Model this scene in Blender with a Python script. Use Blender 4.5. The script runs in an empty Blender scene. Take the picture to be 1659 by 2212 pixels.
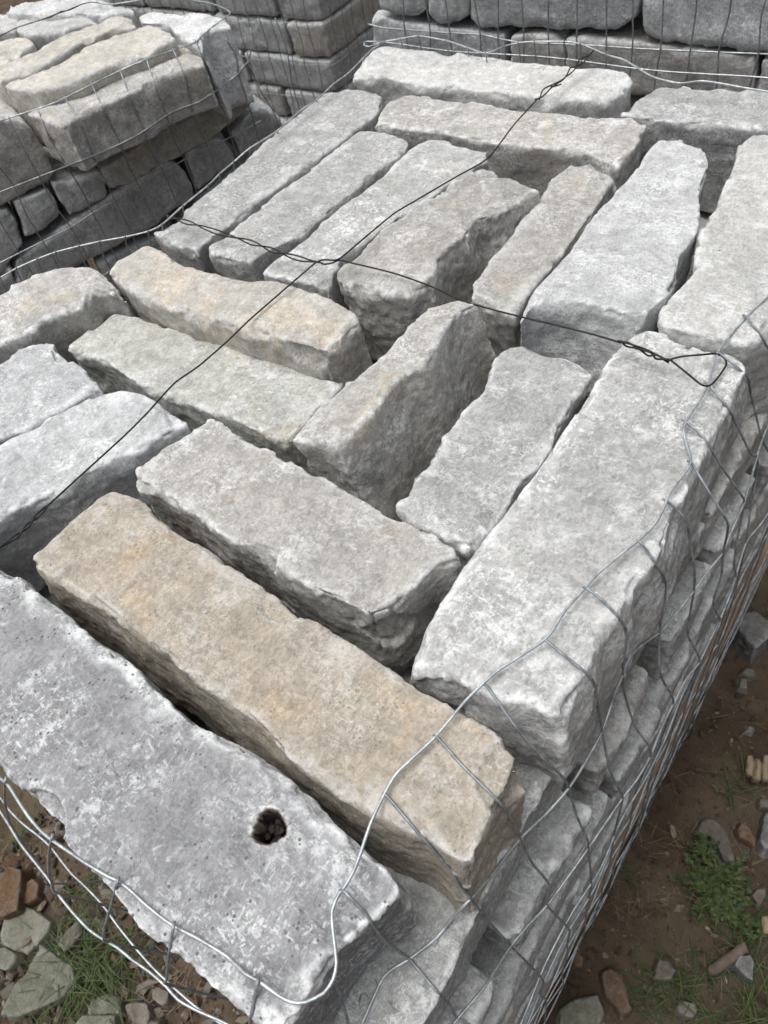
import bpy, math
import numpy as np
from mathutils import Matrix, Vector

K = 0.475                      # layout unit -> metres (camera is one unit above the stack's top)
SC = bpy.context.scene
COL = SC.collection
# ------------------------------------------------------------------ camera
PITCH, ROLL, YAW = [math.radians(a) for a in (51.05, -16.08, -48.2)]
FPX, CX, CY = 1598.0, 829.5, 1106.0          # focal length and centre in the 1659 x 2212 tracing frame
def cam_rot(p, r, y):
    M = np.array([[1, 0, 0], [0, 0, -1], [0, 1, 0]], float)
    Rp = np.array([[1, 0, 0], [0, math.cos(p), -math.sin(p)], [0, math.sin(p), math.cos(p)]])
    Rr = np.array([[math.cos(r), -math.sin(r), 0], [math.sin(r), math.cos(r), 0], [0, 0, 1]])
    Ry = np.array([[math.cos(y), -math.sin(y), 0], [math.sin(y), math.cos(y), 0], [0, 0, 1]])
    return Rr @ Rp @ M @ Ry
R = cam_rot(PITCH, ROLL, YAW)
cd = bpy.data.cameras.new('camera')
cam = bpy.data.objects.new('camera', cd); COL.objects.link(cam)
m3 = np.array([R[0], -R[1], -R[2]]).T
mw = Matrix.Identity(4)
for i in range(3):
    for j in range(3): mw[i][j] = m3[i, j]
mw[2][3] = K
cam.matrix_world = mw
cd.sensor_fit = 'VERTICAL'; cd.sensor_height = 36.0; cd.sensor_width = 27.0
cd.lens = 36.0 * FPX / 2212.0
cd.clip_start = 0.02; cd.clip_end = 500
cd.dof.use_dof = True; cd.dof.focus_distance = 0.62; cd.dof.aperture_fstop = 16.0
SC.camera = cam
# ------------------------------------------------------------------ light
SUN_EL, SUN_AZ = math.radians(76), math.radians(215)     # azimuth measured from +X, counter-clockwise
w = bpy.data.worlds.new('World'); SC.world = w; w.use_nodes = True
nt = w.node_tree; nt.nodes.clear()
sky = nt.nodes.new('ShaderNodeTexSky'); sky.sky_type = 'NISHITA'; sky.sun_disc = False
sky.sun_elevation = SUN_EL; sky.sun_rotation = math.pi / 2 - SUN_AZ
sky.air_density = 1.0; sky.dust_density = 6.0; sky.ozone_density = 1.0
hs = nt.nodes.new('ShaderNodeHueSaturation'); hs.inputs['Saturation'].default_value = 0.22
bg = nt.nodes.new('ShaderNodeBackground'); bg.inputs['Strength'].default_value = 0.086
ow = nt.nodes.new('ShaderNodeOutputWorld')
nt.links.new(sky.outputs[0], hs.inputs['Color']); nt.links.new(hs.outputs[0], bg.inputs['Color']); nt.links.new(bg.outputs[0], ow.inputs['Surface'])
sl = bpy.data.lights.new('sun', 'SUN'); sl.energy = 1.5; sl.angle = math.radians(45); sl.color = (1.0, 0.975, 0.94)
so = bpy.data.objects.new('sun', sl); COL.objects.link(so)
sd = Vector((math.cos(SUN_EL) * math.cos(SUN_AZ), math.cos(SUN_EL) * math.sin(SUN_AZ), math.sin(SUN_EL)))
so.rotation_euler = sd.to_track_quat('Z', 'Y').to_euler(); so.location = (0, 0, 5)
vs = SC.view_settings; vs.view_transform = 'Standard'; vs.look = 'None'; vs.gamma = 1.0; vs.exposure = 0.63
try: SC.cycles.use_denoising = True
except Exception: pass
SC.cycles.max_bounces = 6; SC.cycles.diffuse_bounces = 4

# ------------------------------------------------------------------ geometry of the photograph
def ray(x, y): return R.T @ np.array([x - CX, y - CY, FPX])
def on_z(x, y, z):
    d = ray(x, y); t = (z - 1.0) / d[2]
    return np.array([d[0] * t, d[1] * t, z])
def on_wall(x, y, p0, p1):
    n = np.array([p1[1] - p0[1], p0[0] - p1[0]]); d = ray(x, y)
    t = (n @ np.asarray(p0)[:2]) / (n @ d[:2]); q = d * t
    return np.array([q[0], q[1], q[2] + 1])

# ------------------------------------------------------------------ noise
_rs = np.random.RandomState(7)
_perm = _rs.permutation(256); _perm = np.concatenate([_perm, _perm, _perm])
_g = _rs.normal(size=(256, 3)); _g /= np.linalg.norm(_g, axis=1)[:, None]
def perlin(p):
    pi = np.floor(p).astype(int); f = p - pi; pi &= 255
    u = f * f * f * (f * (f * 6 - 15) + 10)
    out = np.zeros(len(p))
    for dx in (0, 1):
        wx = u[:, 0] if dx else 1 - u[:, 0]
        for dy in (0, 1):
            wy = u[:, 1] if dy else 1 - u[:, 1]
            for dz in (0, 1):
                wz = u[:, 2] if dz else 1 - u[:, 2]
                h = _perm[_perm[_perm[(pi[:, 0] + dx) & 255] + ((pi[:, 1] + dy) & 255)] + ((pi[:, 2] + dz) & 255)]
                g = _g[h]
                out += wx * wy * wz * (g[:, 0] * (f[:, 0] - dx) + g[:, 1] * (f[:, 1] - dy) + g[:, 2] * (f[:, 2] - dz))
    return out * 1.6
def fbm(p, oc=4, gain=.5):
    s = np.zeros(len(p)); a = 1.0
    for i in range(oc):
        s += a * perlin(p * 2.03 ** i + 17.3 * i); a *= gain
    return s
def sstep(a, b, x):
    t = np.clip((x - a) / (b - a), 0, 1); return t * t * (3 - 2 * t)

# ------------------------------------------------------------------ object helpers
def tag(o, label=None, cat=None, group=None, kind=None):
    if label: o['label'] = label
    if cat: o['category'] = cat
    if group: o['group'] = group
    if kind: o['kind'] = kind
    return o
def link_mesh(name, V, F, mat, parent=None, attrs=None, smooth=True, loc=None):
    """V in layout units; the object's origin goes to the mesh centre."""
    V = np.asarray(V, float) * K
    if loc is None: loc = V.mean(axis=0)
    me = bpy.data.meshes.new(name)
    me.from_pydata((V - loc).tolist(), [], F if isinstance(F, list) else F.tolist())
    if smooth: me.polygons.foreach_set('use_smooth', [True] * len(me.polygons))
    me.materials.append(mat)
    for k, a in (attrs or {}).items():
        at = me.attributes.new(k, 'FLOAT', 'POINT'); at.data.foreach_set('value', np.asarray(a, np.float32))
    me.update()
    o = bpy.data.objects.new(name, me); COL.objects.link(o)
    if parent is not None:
        o.parent = parent; o.location = Vector(loc) - parent.location
    else: o.location = loc
    return o
def empty(name, loc):
    o = bpy.data.objects.new(name, None); o.empty_display_size = .05; COL.objects.link(o); o.location = Vector(np.asarray(loc, float) * K)
    return o

# ------------------------------------------------------------------ materials
def lk(t, a, b): t.links.new(a, b)
def new_mat(name):
    m = bpy.data.materials.new(name); m.use_nodes = True; t = m.node_tree
    b = t.nodes['Principled BSDF']
    return m, t, b
def N(t, kind, **kw):
    n = t.nodes.new(kind)
    for k, v in kw.items():
        if k in n.inputs: n.inputs[k].default_value = v
        else: setattr(n, k, v)
    return n
def noise(t, vec, scale, detail=4, rough=.55, dist=0.0):
    n = N(t, 'ShaderNodeTexNoise'); n.inputs['Scale'].default_value = scale; n.inputs['Detail'].default_value = detail
    n.inputs['Roughness'].default_value = rough; n.inputs['Distortion'].default_value = dist
    lk(t, vec, n.inputs['Vector']); return n.outputs['Fac']
def maprange(t, v, a, b, c=0.0, d=1.0, smooth=True):
    n = N(t, 'ShaderNodeMapRange'); n.interpolation_type = 'SMOOTHSTEP' if smooth else 'LINEAR'
    n.inputs[1].default_value = a; n.inputs[2].default_value = b; n.inputs[3].default_value = c; n.inputs[4].default_value = d
    lk(t, v, n.inputs[0]); return n.outputs[0]
def mth(t, op, a, b=None, clamp=False):
    n = N(t, 'ShaderNodeMath'); n.operation = op; n.use_clamp = clamp
    for i, x in enumerate((a, b)):
        if x is None: continue
        if isinstance(x, (int, float)): n.inputs[i].default_value = x
        else: lk(t, x, n.inputs[i])
    return n.outputs[0]
def mix(t, fac, a, b, mode='MIX'):
    n = N(t, 'ShaderNodeMix'); n.data_type = 'RGBA'; n.blend_type = mode
    for s, x in ((n.inputs[0], fac), (n.inputs[6], a), (n.inputs[7], b)):
        if isinstance(x, (int, float)): s.default_value = x
        elif isinstance(x, tuple): s.default_value = (*x, 1)
        else: lk(t, x, s)
    return n.outputs[2]
def stone_mat(name, c1, c2, warm, warm_amt, white=.5, scuff=.5, speck=.3, rough=.9):
    m, t, b = new_mat(name)
    tc = N(t, 'ShaderNodeTexCoord'); oi = N(t, 'ShaderNodeObjectInfo')
    off = N(t, 'ShaderNodeVectorMath', operation='MULTIPLY_ADD'); comb = N(t, 'ShaderNodeCombineXYZ')
    for i in range(3): lk(t, oi.outputs['Random'], comb.inputs[i])
    lk(t, comb.outputs[0], off.inputs[0]); off.inputs[1].default_value = (37, 53, 71)
    vsc = N(t, 'ShaderNodeVectorMath', operation='SCALE'); lk(t, tc.outputs['Object'], vsc.inputs[0])
    lk(t, maprange(t, mth(t, 'FRACT', mth(t, 'MULTIPLY', oi.outputs['Random'], 7.3)), 0, 1, .72, 1.35, False), vsc.inputs['Scale']); lk(t, vsc.outputs[0], off.inputs[2])
    v = off.outputs[0]
    big = noise(t, v, 9, 4, .6, .6)
    col = mix(t, maprange(t, big, .35, .65), c1, c2)
    wn = noise(t, v, 13, 9, .72, .5)
    wf = maprange(t, wn, .63 - .33 * warm_amt, .70 - .28 * warm_amt, 0, min(1, .35 + .6 * warm_amt))
    col = mix(t, wf, col, warm)
    # cloudy mottling
    mo = noise(t, v, 44, 10, .74)
    col = mix(t, 1.0, col, mix(t, maprange(t, mo, .3, .7), (.80, .80, .80), (1.17, 1.17, 1.18)), 'MULTIPLY')
    dn = N(t, 'ShaderNodeTexNoise'); dn.inputs['Scale'].default_value = 60; dn.inputs['Detail'].default_value = 4; lk(t, v, dn.inputs['Vector'])
    dv = N(t, 'ShaderNodeVectorMath', operation='MULTIPLY_ADD'); lk(t, dn.outputs['Color'], dv.inputs[0]); dv.inputs[1].default_value = (.016, .016, .016); lk(t, v, dv.inputs[2])
    cells = None
    for k, sc_, lo, hi in ((95, (1, 1.9, 1.3), .91, 1.09), (260, (1.8, 1, 1.2), .86, 1.14)):
        mpc = N(t, 'ShaderNodeMapping'); mpc.inputs['Scale'].default_value = sc_; mpc.inputs['Rotation'].default_value = (.3, .2, .5 * k); lk(t, dv.outputs[0], mpc.inputs['Vector'])
        vc = N(t, 'ShaderNodeTexVoronoi'); vc.inputs['Scale'].default_value = k; lk(t, mpc.outputs[0], vc.inputs['Vector'])
        sx = N(t, 'ShaderNodeSeparateColor'); lk(t, vc.outputs['Color'], sx.inputs[0])
        f_ = maprange(t, sx.outputs[0], 0, 1, lo, hi, False); cells = f_ if cells is None else mth(t, 'MULTIPLY', cells, f_)
    cb = N(t, 'ShaderNodeCombineColor')
    for i in range(3): lk(t, cells, cb.inputs[i])
    col = mix(t, 1.0, col, cb.outputs[0], 'MULTIPLY')
    dk = maprange(t, noise(t, v, 135, 8, .74), .60, .66)
    col = mix(t, mth(t, 'MULTIPLY', dk, .32), col, (.17, .165, .155))
    # pale scuffs and bruises: short strokes, clustered
    cl = noise(t, v, 15, 5, .65)
    strokes = []
    for sc_, rot, k in (((1, 2.6, 1.6), (.2, .1, .6), 120), ((2.4, 1, 1.6), (.1, .3, -.35), 165)):
        mp = N(t, 'ShaderNodeMapping'); mp.inputs['Scale'].default_value = sc_; mp.inputs['Rotation'].default_value = rot; lk(t, v, mp.inputs['Vector'])
        strokes.append(maprange(t, noise(t, mp.outputs[0], k, 8, .74), .565 - .03 * scuff, .615))
    s1 = mth(t, 'MAXIMUM', strokes[0], strokes[1])
    sf = mth(t, 'MULTIPLY', s1, maprange(t, cl, .36, .64, .12, 1.0))
    s2 = noise(t, v, 30, 10, .76)
    sf2 = mth(t, 'MULTIPLY', maprange(t, s2, .545 - .01 * scuff, .60), maprange(t, cl, .42, .6))
    sf2 = mth(t, 'MULTIPLY', sf2, maprange(t, noise(t, v, 190, 7, .75), .40, .56, .15, 1.0))
    sf = mth(t, 'MAXIMUM', sf, mth(t, 'MULTIPLY', sf2, .85))
    sf = mth(t, 'MULTIPLY', sf, min(1, white * 1.15))
    # worn edges
    ea = N(t, 'ShaderNodeAttribute'); ea.attribute_name = 'edge'
    en = maprange(t, noise(t, v, 75, 8, .76), .38, .56, .05, 1.25)
    ef = mth(t, 'MULTIPLY', mth(t, 'MULTIPLY', ea.outputs['Fac'], en, True), min(1, white * 1.75))
    wf2 = mth(t, 'MAXIMUM', sf, ef)
    col = mix(t, wf2, col, mix(t, .3 * warm_amt, (.72, .735, .745), warm))
    # dark specks and pits
    sp = N(t, 'ShaderNodeTexVoronoi'); sp.inputs['Scale'].default_value = 230; lk(t, v, sp.inputs['Vector'])
    spn = mth(t, 'MULTIPLY', maprange(t, sp.outputs['Distance'], .18, .28, 1, 0), maprange(t, noise(t, v, 70, 3), .5, .6))
    col = mix(t, mth(t, 'MULTIPLY', spn, speck), col, (.10, .10, .10))
    # fine grain
    gr = noise(t, v, 620, 4, .75)
    col = mix(t, 1.0, col, mix(t, maprange(t, gr, .28, .72), (.87, .87, .87), (1.13, 1.13, 1.13)), 'MULTIPLY')
    rv = maprange(t, oi.outputs['Random'], 0, 1, .92, 1.08, False)
    hsn = N(t, 'ShaderNodeHueSaturation'); lk(t, rv, hsn.inputs['Value']); lk(t, col, hsn.inputs['Color']); col = hsn.outputs[0]
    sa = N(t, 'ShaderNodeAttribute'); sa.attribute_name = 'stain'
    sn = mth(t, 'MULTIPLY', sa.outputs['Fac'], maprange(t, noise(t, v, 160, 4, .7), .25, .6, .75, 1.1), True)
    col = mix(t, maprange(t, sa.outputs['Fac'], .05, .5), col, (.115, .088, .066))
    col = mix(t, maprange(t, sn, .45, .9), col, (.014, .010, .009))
    lk(t, col, b.inputs['Base Color'])
    b.inputs['Roughness'].default_value = rough; b.inputs['Specular IOR Level'].default_value = .25
    bh = mth(t, 'ADD', mth(t, 'MULTIPLY', noise(t, v, 60, 7, .64, .5), 1.2), mth(t, 'ADD', mth(t, 'MULTIPLY', noise(t, v, 330, 5, .75), .30), mth(t, 'MULTIPLY', cells, .35)))
    bp_ = N(t, 'ShaderNodeBump'); bp_.inputs['Strength'].default_value = .9; bp_.inputs['Distance'].default_value = .0029
    lk(t, bh, bp_.inputs['Height']); lk(t, bp_.outputs[0], b.inputs['Normal'])
    return m
G = {
 'grey':   stone_mat('grey_limestone', (.315, .320, .314), (.365, .367, .358), (.38, .345, .29), .16, .74, 1.1),
 'cool':   stone_mat('cool_grey_limestone', (.345, .360, .368), (.395, .406, .410), (.40, .385, .36), .02, .74, 1.0, .2),
 'warm':   stone_mat('warm_grey_limestone', (.335, .328, .308), (.385, .374, .350), (.43, .37, .28), .24, .70, 1.0, .2),
 'tan':    stone_mat('tan_limestone', (.355, .315, .255), (.405, .362, .300), (.47, .355, .235), .26, .42, 1.0, .5),
 'tan_spots': stone_mat('grey_limestone_with_tan_patches', (.37, .358, .33), (.41, .392, .355), (.50, .425, .325), .38, .40, .4, .2),
 'pale_green': stone_mat('pale_green_grey_limestone', (.355, .362, .336), (.405, .406, .372), (.46, .40, .29), .24, .66, 1.0, .2),
 'white':  stone_mat('white_mottled_limestone', (.39, .40, .40), (.44, .448, .446), (.44, .42, .38), .05, 1.0, 3.2, .1),
 'pale':   stone_mat('pale_limestone', (.44, .442, .43), (.495, .494, .478), (.49, .45, .38), .12, .80, 1.1, .1),
 'purple': stone_mat('purple_grey_limestone', (.228, .233, .240), (.274, .279, .287), (.29, .285, .28), .04, .66, .5, .9),
 'dark':   stone_mat('dark_grey_limestone', (.290, .298, .293), (.340, .344, .336), (.33, .30, .27), .08, .58, 1.0, .3),
 'greenish': stone_mat('dull_green_grey_limestone', (.270, .288, .275), (.315, .328, .31), (.28, .27, .22), .06, .25, .3, .3),
 'beige':  stone_mat('beige_limestone', (.45, .43, .385), (.51, .488, .44), (.50, .44, .34), .22, .60, .5, .1),
}
def plain_mat(name, c1, c2, scale, rough=.8, bump=.001, metal=0.0, stretch=(1, 1, 1), bscale=None):
    m, t, b = new_mat(name); tc = N(t, 'ShaderNodeTexCoord'); mp = N(t, 'ShaderNodeMapping'); mp.inputs['Scale'].default_value = stretch
    lk(t, tc.outputs['Object'], mp.inputs['Vector']); v = mp.outputs[0]
    col = mix(t, maprange(t, noise(t, v, scale, 6, .65, .4), .32, .68), c1, c2)
    col = mix(t, 1.0, col, mix(t, noise(t, v, scale * 9, 4, .7), (.7, .7, .7), (1.3, 1.3, 1.3)), 'MULTIPLY')
    lk(t, col, b.inputs['Base Color']); b.inputs['Roughness'].default_value = rough; b.inputs['Metallic'].default_value = metal
    b.inputs['Specular IOR Level'].default_value = .3
    if bump:
        bn = N(t, 'ShaderNodeBump'); bn.inputs['Distance'].default_value = bump; bn.inputs['Strength'].default_value = .8
        lk(t, noise(t, v, bscale or scale * 4, 6, .7), bn.inputs['Height']); lk(t, bn.outputs[0], b.inputs['Normal'])
    return m
M_WIRE = plain_mat('galvanised_wire', (.28, .31, .33), (.55, .59, .61), 90, .42, .0002, .55)
M_WIREV = plain_mat('shaded_galvanised_wire', (.17, .19, .205), (.36, .39, .41), 90, .5, .0002, .5)  # darker copy for the uprights; their reflection of dark ground is in the colour
M_TIE = plain_mat('black_annealed_wire', (.012, .012, .012), (.035, .032, .032), 120, .55, .0001, .3)
M_WOOD = plain_mat('pallet_wood', (.20, .125, .075), (.29, .19, .12), 30, .8, .001, 0, (1, .12, 1))
M_TAR = plain_mat('hole_residue', (.007, .006, .006), (.024, .016, .013), 150, .45, .001)
M_TWIG = plain_mat('grey_twig_bark', (.10, .078, .06), (.16, .125, .10), 60, .9, .001)
M_CHIP = plain_mat('split_wood', (.20, .15, .10), (.32, .26, .18), 60, .9, .001, 0, (1, .15, 1))
def leaf_mat(name, c1, c2):
    m, t, b = new_mat(name); g = N(t, 'ShaderNodeNewGeometry')
    col = mix(t, g.outputs['Random Per Island'], c1, c2)
    lk(t, col, b.inputs['Base Color']); b.inputs['Roughness'].default_value = .6; b.inputs['Specular IOR Level'].default_value = .3
    return m
M_GRASS = leaf_mat('grass_blades', (.018, .040, .009), (.060, .090, .024))
M_STRAW = leaf_mat('dry_straw', (.16, .115, .07), (.09, .06, .035))
M_WEED = leaf_mat('weed_leaves', (.016, .034, .008), (.060, .086, .022))
M_STEM = plain_mat('weed_stem', (.10, .12, .05), (.18, .14, .08), 60, .7, 0)

# ------------------------------------------------------------------ stone builder
_cache = {}
def lattice(nx, ny, nz):
    k = (nx, ny, nz)
    if k in _cache: return _cache[k]
    I, J, L = np.meshgrid(range(nx + 1), range(ny + 1), range(nz + 1), indexing='ij')
    s = (I == 0) | (I == nx) | (J == 0) | (J == ny) | (L == 0) | (L == nz)
    idx = -np.ones(s.shape, int); idx[s] = np.arange(s.sum())
    ijk = np.stack([I[s], J[s], L[s]], 1)
    F = []
    def q(a, flip):
        f = np.stack([a[:-1, :-1], a[1:, :-1], a[1:, 1:], a[:-1, 1:]], -1).reshape(-1, 4)
        F.append(f[:, ::-1] if flip else f)
    q(idx[:, :, 0], False); q(idx[:, :, nz], True)      # l=0 is the top (outer) face
    q(idx[0], False); q(idx[nx], True); q(idx[:, 0], True); q(idx[:, ny], False)
    F = np.concatenate(F)
    E = np.concatenate([F[:, [0, 1]], F[:, [1, 2]], F[:, [2, 3]], F[:, [3, 0]]]); E.sort(axis=1); E = np.unique(E, axis=0)
    _cache[k] = (ijk, F, E); return _cache[k]
def nbavg(P, E):
    n = len(P); c = np.bincount(E.ravel(), minlength=n)
    out = np.stack([np.bincount(E[:, 0], P[E[:, 1], k], n) + np.bincount(E[:, 1], P[E[:, 0], k], n) for k in range(3)], 1)
    return out / c[:, None]
def vnormals(P, F):
    n = np.cross(P[F[:, 2]] - P[F[:, 0]], P[F[:, 3]] - P[F[:, 1]])
    out = np.stack([sum(np.bincount(F[:, c], n[:, k], len(P)) for c in range(4)) for k in range(3)], 1)
    return out / (np.linalg.norm(out, axis=1)[:, None] + 1e-12)
def resample(pl, s):
    pl = np.asarray(pl, float); d = np.r_[0, np.cumsum(np.linalg.norm(np.diff(pl, axis=0), axis=1))]; d /= d[-1]
    return np.stack([np.interp(s, d, pl[:, k]) for k in range(pl.shape[1])], 1)
SEED = [0]
def block(name, sides, ext, mat, res=.008, taper=.009, rnd=3, amp=1.0, chip=1.0, dome=.0, belly=.0, hole=None, parent=None, seed=None, hook=None, scoops=(), focus=None, cuts=1.0, wear=.42):
    """sides: four polylines of 3-D points (layout units) going round the outer face, each starting at a corner.
    ext: vector from the outer face to the hidden face."""
    SEED[0] += 1; sd = SEED[0] if seed is None else seed
    rs = np.random.RandomState(sd); ext = np.asarray(ext, float); T = np.linalg.norm(ext)
    S = [np.asarray(s, float) for s in sides]
    A = np.vstack([S[0], S[1][:1]]); B = np.vstack([S[1], S[2][:1]]); C = np.vstack([S[2], S[3][:1]])[::-1]; D = np.vstack([S[3], S[0][:1]])[::-1]
    ln = lambda p: np.linalg.norm(np.diff(p, axis=0), axis=1).sum()
    nx = int(np.clip(round(max(ln(A), ln(C)) / res), 6, 330)); ny = int(np.clip(round(max(ln(B), ln(D)) / res), 5, 90)); nz = int(np.clip(round(T / res), 4, 40))
    ijk, F, E = lattice(nx, ny, nz)
    u = np.linspace(0, 1, nx + 1); v = np.linspace(0, 1, ny + 1)
    if focus is not None:
        def warp(x, x0, wd_, k):
            t_ = np.linspace(0, 1, 2000); c_ = np.cumsum(1 + k * np.exp(-((t_ - x0) / wd_) ** 2)); c_ = (c_ - c_[0]) / (c_[-1] - c_[0]); return np.interp(x, c_, t_)
        u = warp(u, focus[0], .022, 5); v = warp(v, focus[1], .13, 2.2)
    a, c, b, d = resample(A, u), resample(C, u), resample(B, v), resample(D, v)
    U, Vv = u[:, None, None], v[None, :, None]
    top = (1 - Vv) * a[:, None] + Vv * c[:, None] + (1 - U) * d[None] + U * b[None] - ((1 - U) * (1 - Vv) * A[0] + U * (1 - Vv) * A[-1] + (1 - U) * Vv * C[0] + U * Vv * C[-1])
    nrm = -ext / T
    if dome: top = top + nrm * (dome * (4 * U * (1 - U)) ** .6 * (4 * Vv * (1 - Vv)) ** .6)
    cen = top.reshape(-1, 3).mean(0)
    e1 = (b.mean(0) - d.mean(0)); h1 = np.linalg.norm(e1) / 2; e1 = e1 / (2 * h1)
    e2 = (c.mean(0) - a.mean(0)); e2 = e2 - e1 * (e1 @ e2); h2 = np.linalg.norm(e2) / 2; e2 = e2 / (2 * h2)
    P = top[ijk[:, 0], ijk[:, 1]]; wd = ijk[:, 2] / nz
    off = -.002 - taper * wd + belly * np.sin(np.pi * wd)
    rel = P - cen
    c1, c2 = rel @ e1, rel @ e2
    flat = 1 - .0 * wd
    P = P + e1[None] * (c1 / h1 * off)[:, None] + e2[None] * (c2 / h2 * off)[:, None] + ext[None] * wd[:, None]
    for _ in range(rnd):
        P = P + .55 * (nbavg(P, E) - P)
    nv = vnormals(P, F); q = P + rs.uniform(-50, 50, 3)
    up = np.abs(nv @ nrm); side = 1 - up
    curv = ((P - nbavg(P, E)) * nv).sum(1); cm = np.percentile(curv, 97) + 1e-9
    edge0 = np.clip(curv / cm, 0, 1)
    # broad swell, bedding ledges, chisel facets, edge flakes
    dsp = .0046 * fbm(q * 3.4, 2) * (.6 + .3 * side)
    l = fbm(q * 7.0 + 5, 3) * 3.0
    led = (np.floor(l) + sstep(.42, .58, l - np.floor(l)))/ 3.0
    dsp += .0042 * led * (.34 + .55 * side) * sstep(-.3, .35, perlin(q * 4 + 77) + .5 * side)
    fc = np.abs(perlin(q * 8 + 9)) + .4 * np.abs(perlin(q * 19 + 3))
    dsp -= .0095 * fc * (.12 + .42 * side + .4 * edge0)
    strat = perlin(q @ np.diag(np.where(np.abs(nrm) > .5, 48, 7)) )
    dsp += .0009 * strat * side
    dsp += .0015 * fbm(q * 60, 3, .6) * (.45 + .8 * side + .5 * edge0)
    tl = fbm(q * 6.5 + 90, 4, .55); dsp += .0030 * (sstep(.10, .135, tl) + sstep(-.22, -.19, tl)) * (1 - .5 * side)
    ch = sstep(.10, .34, fbm(q * 13 + 31, 3)) * sstep(.12, .6, edge0)
    dsp *= amp
    dsp -= .007 * chip * ch
    P = P + nv * dsp[:, None]
    ring = np.concatenate([resample(A, np.linspace(0, 1, 60)), resample(B, np.linspace(0, 1, 25)), resample(C[::-1], np.linspace(0, 1, 60)), resample(D[::-1], np.linspace(0, 1, 25))])
    per = ln(A) + ln(B) + ln(C) + ln(D)
    for _ in range(int(per * 13 * cuts)):
        c0 = ring[rs.randint(len(ring))] + ext * (0 if rs.rand() < .8 else rs.uniform(.3, .95)); o_ = c0 - cen; o_ = o_ - nrm * (o_ @ nrm)
        o_ = np.sign(o_ @ e1) * e1 * (abs(o_ @ e1) / h1) ** 6 + np.sign(o_ @ e2) * e2 * (abs(o_ @ e2) / h2) ** 6
        o_ /= np.linalg.norm(o_) + 1e-9; an_ = math.radians(rs.uniform(8, 72)); n_ = o_ * math.cos(an_) + nrm * math.sin(an_) + rs.normal(size=3) * .16; n_ /= np.linalg.norm(n_)
        s_ = rs.uniform(.014, .052); h_ = s_ * rs.uniform(.06, .17)
        rel_ = P - c0; dn_ = rel_ @ n_; tt = (rel_ ** 2).sum(1) - dn_ ** 2
        ex_ = dn_ + h_ - .9 * h_ * tt / s_ ** 2
        P = P - n_ * np.clip(np.where(tt < 2.2 * s_ * s_, ex_, 0), 0, .013)[:, None]
    for (sp_, rad, dep) in scoops:                      # shallow broken-out flakes
        dd = np.linalg.norm(P - np.asarray(sp_), axis=1) + .35 * rad * perlin(q * 9)
        P = P - nv * (dep * (1 - sstep(rad * .88, rad, dd)) * (.75 + .5 * perlin(q * 22)))[:, None]
    stain = np.zeros(len(P))
    if hole is not None:
        hp, hr, hd = hole
        rel = P - np.asarray(hp); rr = np.sqrt(rel[:, 0] ** 2 + rel[:, 1] ** 2); an = np.arctan2(rel[:, 1], rel[:, 0])
        rr = rr / (1 + .09 * np.sin(3 * an + .6) + .04 * np.sin(5 * an) + .02 * np.sin(11 * an)); ontop = wd < .04
        P[:, 2] -= np.where(ontop, hd * (1 - sstep(hr * .66, hr * .82, rr)) + .006 * (1 - sstep(hr * .88, hr * 1.0, rr)), 0)
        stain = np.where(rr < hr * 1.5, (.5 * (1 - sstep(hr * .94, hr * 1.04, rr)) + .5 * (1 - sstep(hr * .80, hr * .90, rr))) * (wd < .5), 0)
    # edge wear mask from the final relief
    nb = P.copy()
    for _ in range(3): nb = nbavg(nb, E)
    nv = vnormals(P, F); cv = ((P - nb) * nv).sum(1)
    ks = (res / .0065) ** 1.6
    edge = np.clip(.55 * sstep(.35, 1.0, np.clip(curv / cm, 0, 1.5)) + .65 * sstep(.0008 * ks, .0030 * ks, cv), 0, 1)
    li = ijk[:, 0]; lj = ijk[:, 1]; LA, LB = ln(A), ln(B)
    dtop = np.minimum(np.minimum(u[li], 1 - u[li]) * LA, np.minimum(v[lj], 1 - v[lj]) * LB)
    db = np.where(ijk[:, 2] == 0, dtop, wd * T * 1.3) + .020 * fbm(q * 10 + 3, 4, .65)
    band = (1 - sstep(.004, .026, db)) * sstep(-.35, .25, fbm(q * 5 + 50, 2))
    edge = np.maximum(edge, wear * band)
    o = link_mesh(name, P, F, mat, parent, {'edge': edge, 'stain': stain})
    return o
def trace(sides, z):
    """four pixel polylines -> 3-D on a (possibly tilted) plane given by one height or four corner heights"""
    zc = [z] * 4 if not hasattr(z, '__len__') else list(z)
    out = []
    for k, s in enumerate(sides):
        n = len(s); z0, z1 = zc[k], zc[(k + 1) % 4]
        out.append([on_z(p[0], p[1], z0 + (z1 - z0) * i / n) for i, p in enumerate(s)])
    return out
def trace_wall(sides, p0, p1): return [[on_wall(p[0], p[1], p0, p1) for p in s] for s in sides]

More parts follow.
